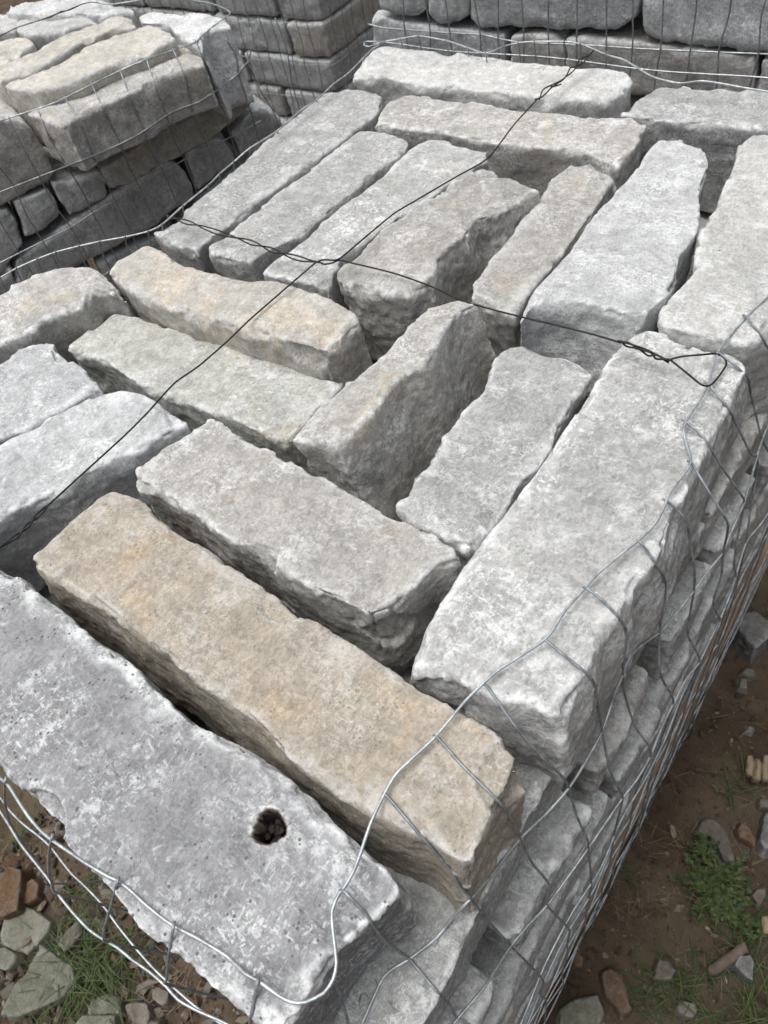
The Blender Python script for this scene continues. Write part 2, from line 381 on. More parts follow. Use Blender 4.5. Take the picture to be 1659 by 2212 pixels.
# ------------------------------------------------------------------ ground
GZ = -2.15
def ground_h(x, y):
    q = np.stack([x, y, np.zeros_like(x)], 1)
    return .035 * fbm(q * 1.3, 4) + .012 * fbm(q * 9, 3)
def build_ground():
    gx = np.concatenate([np.linspace(-120, -8, 12)[:-1], np.linspace(-8, -4, 20)[:-1], np.linspace(-4, 2.6, 300), np.linspace(2.6, 120, 16)[1:]])
    gy = np.concatenate([np.linspace(-120, -3, 12)[:-1], np.linspace(-3, 4.2, 320), np.linspace(4.2, 8, 14)[1:], np.linspace(8, 120, 12)[1:]])
    X, Y = np.meshgrid(gx, gy, indexing='ij')
    Z = ground_h(X.ravel(), Y.ravel())
    V = np.stack([X.ravel(), Y.ravel(), GZ + Z], 1)
    n = np.arange(X.size).reshape(X.shape)
    F = np.stack([n[:-1, :-1], n[1:, :-1], n[1:, 1:], n[:-1, 1:]], -1).reshape(-1, 4)
    m, t, b = new_mat('damp_soil'); tc = N(t, 'ShaderNodeTexCoord'); v = tc.outputs['Object']
    col = mix(t, maprange(t, noise(t, v, 7, 5, .6, .5), .35, .65), (.075, .054, .037), (.128, .097, .068))
    col = mix(t, maprange(t, noise(t, v, 40, 6, .7), .50, .72, 0, .8), col, (.016, .010, .006))
    col = mix(t, maprange(t, noise(t, v, 150, 5, .75), .58, .72, 0, .7), col, (.18, .14, .10))
    sp = N(t, 'ShaderNodeTexVoronoi'); sp.inputs['Scale'].default_value = 120; lk(t, v, sp.inputs['Vector'])
    col = mix(t, mth(t, 'MULTIPLY', maprange(t, sp.outputs['Distance'], .12, .2, 1, 0), maprange(t, noise(t, v, 25, 3), .5, .62)), col, (.15, .12, .09))
    lk(t, col, b.inputs['Base Color']); b.inputs['Roughness'].default_value = .95; b.inputs['Specular IOR Level'].default_value = .15
    bn = N(t, 'ShaderNodeBump'); bn.inputs['Distance'].default_value = .008; bn.inputs['Strength'].default_value = 1
    lk(t, mth(t, 'ADD', noise(t, v, 45, 8, .75), mth(t, 'MULTIPLY', noise(t, v, 260, 4, .7), .4)), bn.inputs['Height']); lk(t, bn.outputs[0], b.inputs['Normal'])
    o = link_mesh('ground', V, F, m, loc=np.zeros(3)); tag(o, 'brown damp bare soil around the stacks of stone', None, None, 'structure')
build_ground()

# ------------------------------------------------------------------ main stack, top course (traced round each top face)
T0 = .225
GT = 'limestone blocks laid flat on top of the near stack'
def top_block(label, sides, z, mat, T=T0, lean=(0, 0), **kw):
    o = block('stone_block', trace(sides, z), (lean[0], lean[1], -T), G[mat], **kw)
    return tag(o, label, 'stone block', GT)
hp = on_z(585, 1790, .0)
s1 = top_block('big purple-grey block with a round black drill hole, lowest in the photo',
 [[(-210,1500),(-60,1590),(0,1655),(60,1745),(110,1795),(165,1862),(250,1950),(310,2025),(380,2072),(440,2115),(500,2165),(545,2212)],
  [(600,2250),(650,2186),(700,2105),(735,2055),(790,2005),(838,1962)],
  [(872,1930),(862,1898),(829,1868),(780,1830),(725,1785),(675,1732),(610,1672),(545,1622),(500,1600),(415,1550),(340,1480),(290,1430),(165,1343),(90,1286),(50,1245),(0,1220),(-100,1150)],
  [(-260,1060),(-290,1250)]], 0.0, 'purple', res=.0050, rnd=5, hole=(hp, .0240, .055), dome=.004, taper=.010, belly=.003, focus=(.69, .55), wear=.75)
# crumbly dark residue in the drill hole
def blob(name, c, r, mat, parent, seed, sq=.8):
    rs = np.random.RandomState(seed); n, m = 14, 10; V = []; F = []
    for i in range(m + 1):
        th = math.pi * i / m
        for j in range(n):
            ph = 2 * math.pi * j / n; V.append((math.sin(th) * math.cos(ph), math.sin(th) * math.sin(ph), math.cos(th) * sq))
    V = np.array(V); V = V * (1 + .35 * fbm(V * 1.7 + rs.uniform(-9, 9, 3), 3))[:, None] * r + c
    for i in range(m):
        for j in range(n): F.append((i * n + j, (i + 1) * n + j, (i + 1) * n + (j + 1) % n, i * n + (j + 1) % n))
    return link_mesh(name, V, F, mat, parent)
for i, (dx, dy, r) in enumerate([(.004, .006, .0095), (-.010, .002, .0085), (.002, -.009, .0085), (.012, -.004, .007), (-.009, -.010, .006), (.009, .013, .006), (-.004, .013, .006), (.015, .005, .005)]):
    blob('dark_residue', hp + np.array([dx, dy, -.020 - .008 * (i % 3)]), r, M_TAR, s1, 40 + i)

top_block('long tan-brown block, the only one that is brown all over, next to the drilled block',
 [[(57,1210),(90,1238),(125,1253),(190,1291),(240,1331),(300,1376),(360,1418),(400,1456),(465,1503),(530,1551),(575,1596),(625,1650),(700,1695),(760,1730),(829,1768),(880,1792),(934,1808),(975,1850)],
  [(1022,1872),(1026,1838),(1046,1803),(1070,1760),(1092,1722),(1132,1690)],
  [(1158,1668),(1124,1627),(1069,1577),(994,1532),(920,1490),(829,1428),(715,1350),(640,1315),(605,1281),(540,1246),(475,1201),(430,1165),(350,1116),(295,1070)],
  [(246,1056),(212,1072),(130,1135)]], 0.0, 'tan', res=.0062, rnd=3, lean=(0, -.034), T=.225, taper=.0, scoops=[(on_z(1120,1690,-.01), .05, .012), (on_z(610,1290,0), .045, .010)])
top_block('grey block with a stepped break across its top, above the tan-brown block',
 [[(277,1038),(325,1050),(365,1080),(435,1121),(490,1161),(550,1182),(600,1226),(665,1271),(725,1296),(765,1318)],
  [(800,1331),(850,1315),(890,1277),(945,1226)],
  [(1004,1204),(995,1184),(950,1150),(880,1121),(829,1099),(800,1083),(750,1058),(700,1033),(625,993),(560,958),(520,932),(480,904)],
  [(452,900),(400,935),(340,965),(285,1010)]], 0.0, 'warm', res=.0062, rnd=3, lean=(0, -.015), scoops=[(on_z(760,1240,0), .085, .007), (on_z(330,1010,0), .05, .006)])
top_block('blue-grey block under the black wire near the left edge, its right side dark',
 [[(-120,1200),(0,1126),(50,1092),(90,1082),(140,1062),(175,1028),(225,1006),(280,988),(320,958),(370,934)],
  [(405,920),(396,898)],
  [(350,872),(300,843),(262,833),(215,843),(150,878),(75,913),(0,960)],
  [(-130,1030)]], 0.0, 'cool', res=.0068, rnd=3)
top_block('small blue-grey block cut by the left edge, above the one crossed by black wire',
 [[(-120,1010),(0,948),(60,932),(100,903),(150,878),(185,855)],
  [(217,842),(205,818),(175,788)],
  [(140,761),(115,738),(90,736),(50,743),(0,778)],
  [(-110,850)]], 0.0, 'cool', res=.007, rnd=3)
top_block('smooth grey block at the left edge just under the galvanised rim wire',
 [[(-120,800),(0,748),(75,713),(90,693),(175,663),(205,632)],
  [(262,630),(245,610)],
  [(220,587),(190,571),(140,573),(75,593),(0,623)],
  [(-120,680)]], 0.0, 'warm', res=.007, rnd=6)
top_block('uneven grey block with ochre patches and a rounded right end, left of the wire crossing',
 [[(230,592),(265,624),(300,643),(360,668),(425,690),(475,695),(525,716),(600,730),(630,743)],
  [(690,754),(735,735),(770,700)],
  [(788,692),(750,655),(690,628),(630,604),(575,607),(525,604),(450,592),(400,573),(370,548)],
  [(338,531),(300,533),(260,556)]], (.0,.03,.03,.0), 'tan_spots', res=.0068, rnd=6, T=.225, dome=.008, scoops=[(on_z(665,745,.02), .05, .014)])
top_block('long pale green-grey block lying between two grey ones, left of the centre',
 [[(137,752),(150,763),(200,773),(240,788),(270,813),(310,838),(350,858),(415,878),(465,896),(515,914),(560,934),(600,958)],
  [(630,958),(688,894)],
  [(748,824),(715,817),(670,803),(610,783),(545,758),(475,733),(425,716),(340,698),(295,681)],
  [(248,677),(220,688),(175,718)]], -.065, 'pale_green', res=.0066, rnd=3)
top_block('tilted ridge-shaped block with a tall dark right side, centre of the stack',
 [[(620,953),(675,956)],
  [(725,968),(752,953),(780,918),(829,866),(865,818),(920,788),(948,746),(970,703),(1005,668)],
  [(1040,654),(1025,646)],
  [(1000,645),(920,663),(880,700),(840,757),(750,823),(700,868),(650,918)]], (.04,.05,.05,.04), 'warm', res=.0066, rnd=3, T=.25, lean=(.045,-.01), taper=-.01)
top_block('low dark-grey block sunk between the ridge-shaped block and the largest one',
 [[(852,1100),(880,1122),(950,1152)],
  [(1004,1206),(1064,1146),(1094,1093),(1119,1053),(1169,1008),(1199,968),(1204,943),(1239,888),(1269,838)],
  [(1284,808),(1254,783),(1179,763),(1150,746)],
  [(1112,741),(1074,758),(1049,788),(1039,838),(1004,878),(979,918),(949,943),(929,988),(879,1043)]], -.03, 'dark', res=.0068, rnd=3)
top_block('largest block on the right edge, reaching from the wire loop to the tan-brown block',
 [[(886,1458),(929,1468),(1014,1481),(1079,1516),(1154,1526)],
  [(1209,1556),(1246,1496),(1279,1446),(1299,1381),(1359,1311),(1369,1261),(1419,1216),(1449,1161),(1462,1110),(1500,1030),(1529,968),(1566,888)],
  [(1613,800),(1604,770),(1579,753),(1519,738),(1454,718)],
  [(1395,709),(1345,733),(1310,778),(1288,820),(1254,878),(1206,946),(1129,1048),(1079,1118),(1039,1181),(1009,1218),(974,1281),(929,1331),(904,1391)]], 0.0, 'grey', res=.0060, rnd=4, belly=.012, taper=-.015, scoops=[(on_z(1440,1130,0), .055, .008), (on_z(1160,1430,0), .05, .004)])
top_block('pale block cut by the right edge, behind the wire loop',
 [[(1414,700),(1479,719),(1529,733),(1579,740),(1609,753),(1659,728)],
  [(1730,700),(1770,560),(1775,420)],
  [(1780,300),(1700,285),(1650,285)],
  [(1624,287),(1594,305),(1587,345),(1568,380),(1549,440),(1514,490),(1504,525),(1494,575),(1489,603),(1434,648),(1414,678)]], 0.01, 'pale', res=.007, rnd=6, lean=(.02,0), T=.22)
top_block('block covered in white bruises that points away to the upper right',
 [[(1119,676),(1139,659),(1179,654),(1239,653),(1275,654),(1329,673)],
  [(1384,690),(1444,643),(1469,603),(1474,555),(1514,500),(1514,450),(1512,415)],
  [(1537,350),(1529,325),(1504,305),(1474,293)],
  [(1429,297),(1404,320),(1369,370),(1329,415),(1294,450),(1269,480),(1224,545),(1154,620)]], .015, 'white', res=.0066, rnd=3, T=.23, lean=(0,-.04), wear=.8)
top_block('slim grey block between the white-bruised block and the rough ridged one',
 [[(1017,640),(1054,663),(1085,675)],
  [(1114,683),(1150,628),(1220,550),(1265,490),(1310,420)],
  [(1334,382),(1309,360),(1269,350)],
  [(1229,345),(1199,370),(1169,415),(1129,465),(1079,530),(1049,565),(1022,610)]], 0.0, 'warm', res=.007, rnd=3)
top_block('rough ridged block with a whitish scarred top, right of the wire crossing',
 [[(722,600),(760,628),(829,640),(880,638)],
  [(929,616),(949,567),(969,540),(1009,515),(1029,477),(1079,465),(1129,437)],
  [(1167,415),(1129,393),(1089,365)],
  [(1044,352),(1019,365),(974,395),(929,435),(829,497),(760,560),(735,572)]], (.0,.02,.03,.02), 'warm', res=.0066, rnd=3, T=.23, dome=.012, amp=1.5, lean=(.03,0), scoops=[(on_z(980,430,.02), .07, .012)])
top_block('flat grey block along the left rim wire, leftmost of the three flat parallel ones',
 [[(325,503),(360,525),(395,540)],
  [(430,550),(438,530),(465,510),(505,480),(550,440),(640,375),(710,325),(765,285),(820,242)],
  [(830,216),(820,201),(790,191)],
  [(740,191),(700,200),(650,238),(575,300),(500,370),(430,425),(370,475)]], .0, 'grey', res=.008, rnd=3, amp=.7)
top_block('flat narrow grey block in the middle of the three flat parallel ones',
 [[(436,541),(480,558),(535,566)],
  [(577,546),(602,533),(650,510),(725,445),(765,415),(812,370),(865,335)],
  [(886,306),(860,293),(830,283)],
  [(781,277),(735,310),(655,372),(560,445),(512,484),(472,514)]], .0, 'grey', res=.008, rnd=3, amp=.7)
top_block('flat grey block beside the rough ridged one, rightmost of the three flat parallel ones',
 [[(560,590),(600,602),(675,618)],
  [(712,628),(722,592),(745,558),(830,492),(930,430),(1000,377)],
  [(1057,345),(1054,325),(960,301)],
  [(905,302),(878,330),(820,385),(728,450),(655,515),(592,562)]], -.005, 'grey', res=.008, rnd=3, amp=.7)
top_block('long brownish-grey block with a tall shaded front, second row from the back',
 [[(801,270),(829,272),(879,280),(964,290),(1029,300),(1079,305),(1129,315),(1254,327),(1304,342)],
  [(1336,356),(1380,310)],
  [(1402,268),(1369,255),(1279,252),(1204,242),(1129,235),(1054,225),(979,215),(919,205)],
  [(872,203),(829,226)]], .0, 'warm', res=.008, rnd=3, T=.24)
top_block('pale long block at the far edge under the back rim wire',
 [[(757,168),(800,168),(829,167),(904,185),(979,187),(1094,205),(1179,215),(1254,215)],
  [(1309,221),(1349,200)],
  [(1371,178),(1355,158),(1329,150),(1294,147),(1254,150),(1179,135),(1104,128),(1029,120),(929,110)],
  [(829,102),(800,110),(775,140)]], .02, 'pale', res=.008, rnd=3)
top_block('dark bluish-grey block in the far right corner beside the pale long one',
 [[(1333,246),(1399,256),(1454,262),(1529,267),(1599,277),(1659,282)],
  [(1780,305),(1790,240)],
  [(1790,212),(1680,200),(1629,195),(1554,190),(1479,185)],
  [(1420,185),(1389,205),(1354,226)]], .0, 'dark', res=.008, rnd=3, T=.24)

# ------------------------------------------------------------------ lower courses of the main stack
def rect_sides(x0, x1, y0, y1, z, rs, j=.008, axis='z'):
    """a slightly crooked rectangle on a horizontal plane"""
    def e(p, q, n):
        return [np.array(p) + (np.array(q) - np.array(p)) * i / n + (rs.uniform(-j, j, 3) * [1, 1, 0] if i else 0) for i in range(n)]
    c = [np.array([x0, y0, z]), np.array([x1, y0, z]), np.array([x1, y1, z]), np.array([x0, y1, z])]
    c = [p + rs.uniform(-j, j, 3) * [1, 1, .6] for p in c]
    return [e(c[k], c[(k + 1) % 4], 4) for k in range(4)]
RS = np.random.RandomState(3)
def under(x0, x1, y0, y1, z, label, mat, T=.2, res=.013, group='blocks in the lower courses of the near stack', name='stone_block', **kw):
    o = block(name, rect_sides(x0, x1, y0, y1, z, RS), (0, 0, -T), G[mat], res=res, **kw)
    return tag(o, label, 'stone block', group)
mats = ['grey', 'dark', 'warm', 'grey', 'cool', 'dark']
# second course: right face
Q = 'in the second course'
under(-.42, -.168, -.13, .435, -.205, 'long slab in the second course sticking out below the tan-brown and drilled blocks', 'dark', res=.008, T=.205, amp=1.3, cuts=2)
under(-.45, -.160, .455, .93, -.215, 'slab in the second course under the near half of the largest block', 'dark', res=.009, T=.2, amp=1.3)
under(-.45, -.150, .95, 1.50, -.215, 'slab in the second course right below the wire loop', 'warm', res=.01, T=.2, amp=1.2)
under(-.45, -.165, 1.52, 2.05, -.215, 'slab in the second course under the pale block at the right edge', 'grey')
# second course: front face and interior
under(-1.05, -.44, -.165, .06, -.215, 'brownish slab peeping out directly below the front edge of the drilled block', 'tan', res=.009, T=.21)
under(-1.72, -1.07, -.13, .08, -.215, 'grey slab in the second course at the left end of the drilled block', 'grey')
inn = ['under the left half of the tan-brown block', 'under the right half of the tan-brown block', 'under the blue-grey block crossed by black wire', 'under the block with the stepped break',
       'under the small blue-grey block at the left edge', 'under the near end of the ridge-shaped block', 'under the pale green-grey block', 'between the ridge-shaped block and the low dark one',
       'under the block with ochre patches', 'under the slim grey block', 'under the three flat parallel blocks', 'under the far half of the rough ridged block', 'under the left end of the long brownish-grey block', 'under the right end of the long brownish-grey block']
inn = ['shadowed second-course block ' + q_ for q_ in inn][::-1]
for (x0, x1, y0, y1) in [(-1.72, -.9, .10, .34), (-.88, -.47, .10, .34), (-1.72, -1.1, .36, .62), (-1.08, -.47, .36, .62), (-1.72, -.9, .64, .9), (-.88, -.47, .64, .9),
                         (-1.72, -1.1, .92, 1.2), (-1.08, -.47, .92, 1.2), (-1.7, -.9, 1.22, 1.5), (-.88, -.47, 1.22, 1.5), (-1.7, -1.1, 1.52, 1.8), (-1.08, -.47, 1.52, 1.8), (-1.7, -.9, 1.82, 2.1), (-.88, -.47, 1.82, 2.1)]:
    under(x0, x1, y0, y1, -.262 + RS.uniform(-.008, .004), inn.pop(), mats[RS.randint(6)], res=.02, rnd=3)
# third course: block ends facing right with gaps between them
for i, (y0, y1) in enumerate([(-.15, .075), (.125, .40), (.45, .715), (.76, 1.0), (1.02, 1.27), (1.31, 1.58), (1.60, 1.85), (1.87, 2.1)]):
    lab = ['block end at the near corner of the third course of the right face', 'block end between the two lowest dark holes of the right face',
           'block end below the dark hole under the largest block, third course', 'rounded block end just past the black hole beside the largest block',
           'block end in the third course under the wire loop slab', 'block end in the third course near the right photo edge', 'far block end in the third course of the right face', 'last block end in the third course of the right face'][i]
    under(-.62, -.132 + RS.uniform(-.01, .008), y0, y1, -.425, lab, ['grey', 'dark', 'warm', 'grey'][i % 4], res=.010, rnd=9, amp=1.5, T=.195)
under(-1.72, -.66, -.15, .1, -.425, 'slab in the third course of the front face, under the brownish slab', 'warm')
# courses four to eight
zt = -.63
for c in range(5):
    ys = [[-.17, .52, 1.22, 2.1], [-.17, .10, .38, .66, .95, 1.3, 1.7, 2.1], [-.17, .34, .93, 1.5, 2.1], [-.17, .2, .5, .9, 1.4, 2.1], [-.17, .62, 1.3, 2.1]][c]
    ordn = ['fourth', 'fifth', 'sixth', 'seventh', 'lowest'][c]
    for i in range(len(ys) - 1):
        pos = ['nearest', 'second nearest', 'third', 'fourth', 'fifth', 'sixth', 'seventh'][i]
        under(-.5, -.118 + RS.uniform(-.008, .006), ys[i] + .008, ys[i + 1] - .008, zt, f'{pos} block along the right face in the {ordn} course of the near stack', ['grey', 'dark', 'warm', 'dark', 'grey'][(i + 2 * c) % 5], T=.215, res=.013, rnd=5, amp=1.3, chip=1.5)
    under(-1.2, -.52, -.16, .1, zt, f'right block of the front face in the {ordn} course of the near stack', 'grey', T=.215, res=.02, rnd=3)
    under(-1.75, -1.22, -.16, .1, zt, f'left block of the front face in the {ordn} course of the near stack', 'warm', T=.215, res=.02, rnd=3)
    zt -= .224
# left face below the top course, dark but visible through the gap

# ------------------------------------------------------------------ wooden pallet under the near stack
def board(name, x0, x1, y0, y1, z0, z1, parent, rot=0.0, seed=0):
    nx, ny, nz = max(2, int((x1 - x0) / .03)), max(2, int((y1 - y0) / .03)), 3
    ijk, F, E = lattice(nx, ny, nz)
    P = np.stack([x0 + (x1 - x0) * ijk[:, 0] / nx, y0 + (y1 - y0) * ijk[:, 1] / ny, z1 + (z0 - z1) * ijk[:, 2] / nz], 1)
    P = P + .12 * (nbavg(P, E) - P); P += .004 * np.stack([perlin(P * 6 + seed), perlin(P * 6 + 3 + seed), perlin(P * 6 + 9 + seed)], 1)
    if rot:
        c, s = math.cos(rot), math.sin(rot); P = np.stack([c * P[:, 0] - s * P[:, 1], s * P[:, 0] + c * P[:, 1], P[:, 2]], 1)
    return link_mesh(name, P, F, M_WOOD, parent)
pal = empty('wooden_pallet', (-.95, 1.0, GZ)); tag(pal, 'reddish-brown wooden pallet showing as a thin edge below the near stack', 'pallet')
board('deck_board', -.20, -.112, -.12, 2.3, -1.83, -1.765, pal, -.013, 1)
for k in range(6): board('deck_board', -.45 - .26 * k, -.26 - .26 * k, -.17, 2.2, -1.83, -1.765, pal, 0, 2 + k)
for k, y in enumerate((-.13, .95, 2.05)): board('stringer', -1.78, -.16, y, y + .14, GZ - .02, -1.832, pal, 0, 20 + k)

# ------------------------------------------------------------------ wires
def catmull(P, step=.012):
    P = np.asarray(P, float)
    if len(P) < 3: n = max(2, int(np.linalg.norm(P[-1] - P[0]) / step)); return P[0] + (P[-1] - P[0]) * np.linspace(0, 1, n)[:, None]
    Q = np.vstack([2 * P[0] - P[1], P, 2 * P[-1] - P[-2]]); out = []
    for i in range(1, len(Q) - 2):
        n = max(2, int(np.linalg.norm(Q[i + 1] - Q[i]) / step)); t = np.linspace(0, 1, n, endpoint=False)[:, None]
        m0, m1 = .38 * (Q[i + 1] - Q[i - 1]), .38 * (Q[i + 2] - Q[i])
        L = np.linalg.norm(Q[i + 1] - Q[i])
        m0 *= min(1, L / (np.linalg.norm(m0) + 1e-9)); m1 *= min(1, L / (np.linalg.norm(m1) + 1e-9))
        out.append((2 * t**3 - 3 * t**2 + 1) * Q[i] + (t**3 - 2 * t**2 + t) * m0 + (-2 * t**3 + 3 * t**2) * Q[i + 1] + (t**3 - t**2) * m1)
    out.append(P[-1:]); return np.vstack(out)
def tube_geo(path, r, seg=8):
    n = len(path); tg = np.gradient(path, axis=0); tg /= np.linalg.norm(tg, axis=1)[:, None] + 1e-12
    ref = np.array([.31, .2, .93]); nn = np.cross(tg, ref); nn /= np.linalg.norm(nn, axis=1)[:, None]; bb = np.cross(tg, nn)
    a = np.linspace(0, 2 * math.pi, seg, endpoint=False)
    V = (path[:, None] + r * (np.cos(a)[None, :, None] * nn[:, None] + np.sin(a)[None, :, None] * bb[:, None])).reshape(-1, 3)
    F = []
    for i in range(n - 1):
        for j in range(seg):
            F.append((i * seg + j, i * seg + (j + 1) % seg, (i + 1) * seg + (j + 1) % seg, (i + 1) * seg + j))
    F.append(tuple(range(seg))[::-1]); F.append(tuple((n - 1) * seg + j for j in range(seg)))
    return V, F
DG = [None]
def refresh():
    bpy.context.view_layer.update(); DG[0] = bpy.context.evaluated_depsgraph_get()
def seat(path, r, lim):
    """bring buried stretches of a wire out to rest on the stone they cross"""
    c = np.array([0, 0, 1.]); d = path - c; L = np.linalg.norm(d, axis=1); d /= L[:, None]; pull = np.zeros(len(L))
    for i in range(len(L)):
        ok, loc, *_ = SC.ray_cast(DG[0], Vector(c * K), Vector(d[i]), distance=float(L[i] * K))
        if ok:
            g = L[i] - (np.array(loc) / K - c) @ d[i]
            if g < lim: pull[i] = g + r * 1.2
    mx = pull.copy()
    for k in (1, 2, 3): mx[k:] = np.maximum(mx[k:], pull[:-k] * (1 - k * .25)); mx[:-k] = np.maximum(mx[:-k], pull[k:] * (1 - k * .25))
    ker = np.array([1, 2, 3, 2, 1]) / 9.; sm = np.convolve(np.pad(mx, 2, 'edge'), ker, 'valid') if len(mx) > 5 else mx
    return path - d * np.maximum(sm, pull)[:, None]
def wire(name, pts, r, mat, parent=None, step=.012, seg=8, smooth=True, lim=.13):
    path = catmull(pts, step) if smooth else np.asarray(pts)
    if lim and parent is not None: path = seat(path, r, lim)
    V, F = tube_geo(path, r, seg)
    return link_mesh(name, V, F, mat, parent)
WR = .0023
refresh()
def tz(pts, z): return [on_z(p[0], p[1], z if not hasattr(z, '__len__') else z[i]) for i, p in enumerate(pts)]
cage = empty('wire_cage', (-.9, 1.0, -1.76)); tag(cage, 'bent galvanised wire mesh wrapped round the near stack of blocks', 'wire mesh')
fr1 = [(-60,1610),(0,1681),(16,1694),(31,1717),(60,1762),(91,1798),(125,1824),(156,1845),(182,1863),(234,1894),(255,1903),(281,1923),(312,1952),(346,1980),(375,2000),(432,2030),(490,2066),(530,2104),(560,2120),(600,2150),(630,2165),(660,2165),(700,2145),(720,2115),(727,2080),(720,2015),(717,1970),(730,1935),(745,1915),(765,1880),(780,1840),(800,1780),(829,1718),(855,1673),(900,1630),(944,1588),(1004,1516),(1044,1476),(1079,1446),(1179,1380),(1219,1321),(1264,1270),(1294,1236),(1379,1167),(1419,1126),(1440,1082),(1449,1060),(1471,1032),(1493,999),(1484,964),(1477,933),(1482,911),(1499,883),(1515,857),(1530,830),(1537,802),(1541,780),(1550,763),(1567,736),(1613,684),(1635,662),(1659,638),(1730,560),(1790,470)]
z1 = [.006 if i < 17 else .018 for i in range(len(fr1))]
wire('horizontal_wire', tz(fr1, z1), WR, M_WIRE, cage)
row2f = [(-70,1640),(0,1752),(23,1788),(47,1827),(102,1896),(125,1931),(156,1970),(193,2009),(224,2030),(255,2048),(286,2074),(320,2097),(359,2131),(385,2160),(432,2186),(490,2212),(560,2262),(630,2300),(720,2290),(775,2225)]
row2r = [(829,2110),(884,2072),(944,2025),(979,1980),(1017,1942),(1070,1880),(1124,1811),(1178,1760),(1229,1702),(1262,1650),(1300,1581),(1329,1496),(1344,1461),(1359,1421),(1391,1390),(1428,1364),(1465,1320),(1499,1276),(1532,1230),(1560,1196),(1574,1161),(1609,1081),(1640,970),(1659,920),(1700,850)]
wire('horizontal_wire', tz(row2f + row2r, -.22), WR, M_WIRE, cage)
row3f = [(-60,1640),(0,1722),(21,1751),(50,1780),(86,1808),(109,1829),(135,1863),(156,1889),(182,1913),(221,1954),(262,2010),(330,2090),(430,2180),(560,2260),(700,2330),(860,2330),(940,2262)]
row3r = [(989,2200),(1044,2135),(1099,2050),(1140,2000),(1182,1955),(1230,1890),(1269,1835),(1310,1775),(1344,1725),(1375,1685),(1404,1635),(1430,1570),(1454,1521),(1480,1470),(1511,1430),(1535,1380),(1554,1341),(1575,1290),(1589,1246),(1612,1172),(1645,1130),(1690,1060)]
wire('horizontal_wire', tz(row3f + row3r, -.46), WR, M_WIRE, cage)
WX = -.090
def low_row(z, k):
    rs = np.random.RandomState(70 + k); pts = []
    for x in np.arange(-1.85, -.2, .107): pts.append([x, -.205 + rs.uniform(-.008, .004), z + rs.uniform(-.006, .006)])
    pts.append([-.14, -.19, z]); pts.append([WX - .01, -.13, z])
    for y in np.arange(-.05, 2.4, .107): pts.append([WX + .006 * (y) - .002 * k * .3 + rs.uniform(-.009, .005), y, z + rs.uniform(-.008, .008)])
    return pts
LOWZ = [-.70, -.93, -1.17, -1.40, -1.62, -1.80, -1.93]
for k, z in enumerate(LOWZ): wire('horizontal_wire', low_row(z, k), WR, M_WIRE, cage, step=.02, seg=6)
# uprights on the right face: traced as far as the third strand, then down the face
ups = [
 ([(745,1927),(790,1975),(829,2030),(884,2072),(929,2125),(974,2175),(989,2200)], 3),
 ([(835,1718),(900,1795),(965,1870),(1000,1920),(1017,1942),(1055,1990),(1093,2032),(1103,2044)], 4),
 ([(945,1593),(1000,1655),(1085,1740),(1115,1792),(1124,1812),(1150,1865),(1187,1912),(1182,1955)], 4),
 ([(1052,1482),(1110,1565),(1170,1635),(1215,1678),(1229,1702),(1245,1760),(1269,1815),(1271,1833)], 4),
 ([(1180,1384),(1230,1425),(1277,1465),(1289,1505),(1301,1580),(1318,1665),(1337,1705),(1345,1725)], 4),
 ([(1270,1273),(1308,1303),(1345,1345),(1353,1375),(1345,1462),(1352,1510),(1373,1570),(1403,1614),(1404,1635)], 4),
 ([(1384,1172),(1405,1200),(1435,1250),(1437,1280),(1425,1364),(1424,1440),(1432,1470),(1450,1500),(1454,1521)], 4),
 ([(1440,1082),(1480,1120),(1489,1160),(1500,1230),(1499,1276),(1490,1330),(1486,1372),(1503,1405),(1511,1430)], 4),
 ([(1493,999),(1530,1060),(1570,1125),(1571,1150),(1562,1196),(1558,1245),(1541,1300),(1551,1330),(1554,1341)], 4),
 ([(1482,911),(1520,945),(1560,1010),(1602,1070),(1607,1083),(1602,1120),(1590,1180),(1586,1225),(1589,1246)], 4),
 ([(1530,830),(1560,865),(1580,895),(1622,980),(1634,985),(1636,1020),(1620,1110),(1611,1172)], 4),
 ([(1553,762),(1612,812),(1622,850),(1646,948),(1672,1000),(1680,1080)], 3),
 ([(1614,685),(1645,728),(1680,790),(1700,850),(1715,930),(1712,1000)], 3)]
for u, (pts, k2) in enumerate(ups):
    n = len(pts); zs = [.014 - .234 * (i / k2) ** 1.6 if i <= k2 else -.22 - .24 * ((i - k2) / (n - 1 - k2)) for i in range(n)]
    P = tz(pts, zs); rs = np.random.RandomState(100 + u); yb = .03 + .107 * u
    stub = on_z(pts[0][0] - 9, pts[0][1] - 4, .016)
    for z in LOWZ:
        y = max(P[-1][1], -.12) * .3 + yb * .7
        P.append(np.array([WX + .004 + .006 * y + rs.uniform(-.006, .003), y + rs.uniform(-.012, .012), z]))
    wire('vertical_wire', [stub] + P, WR * .96, M_WIREV, cage, step=.014, seg=7, lim=.4 if u < 3 else .16)
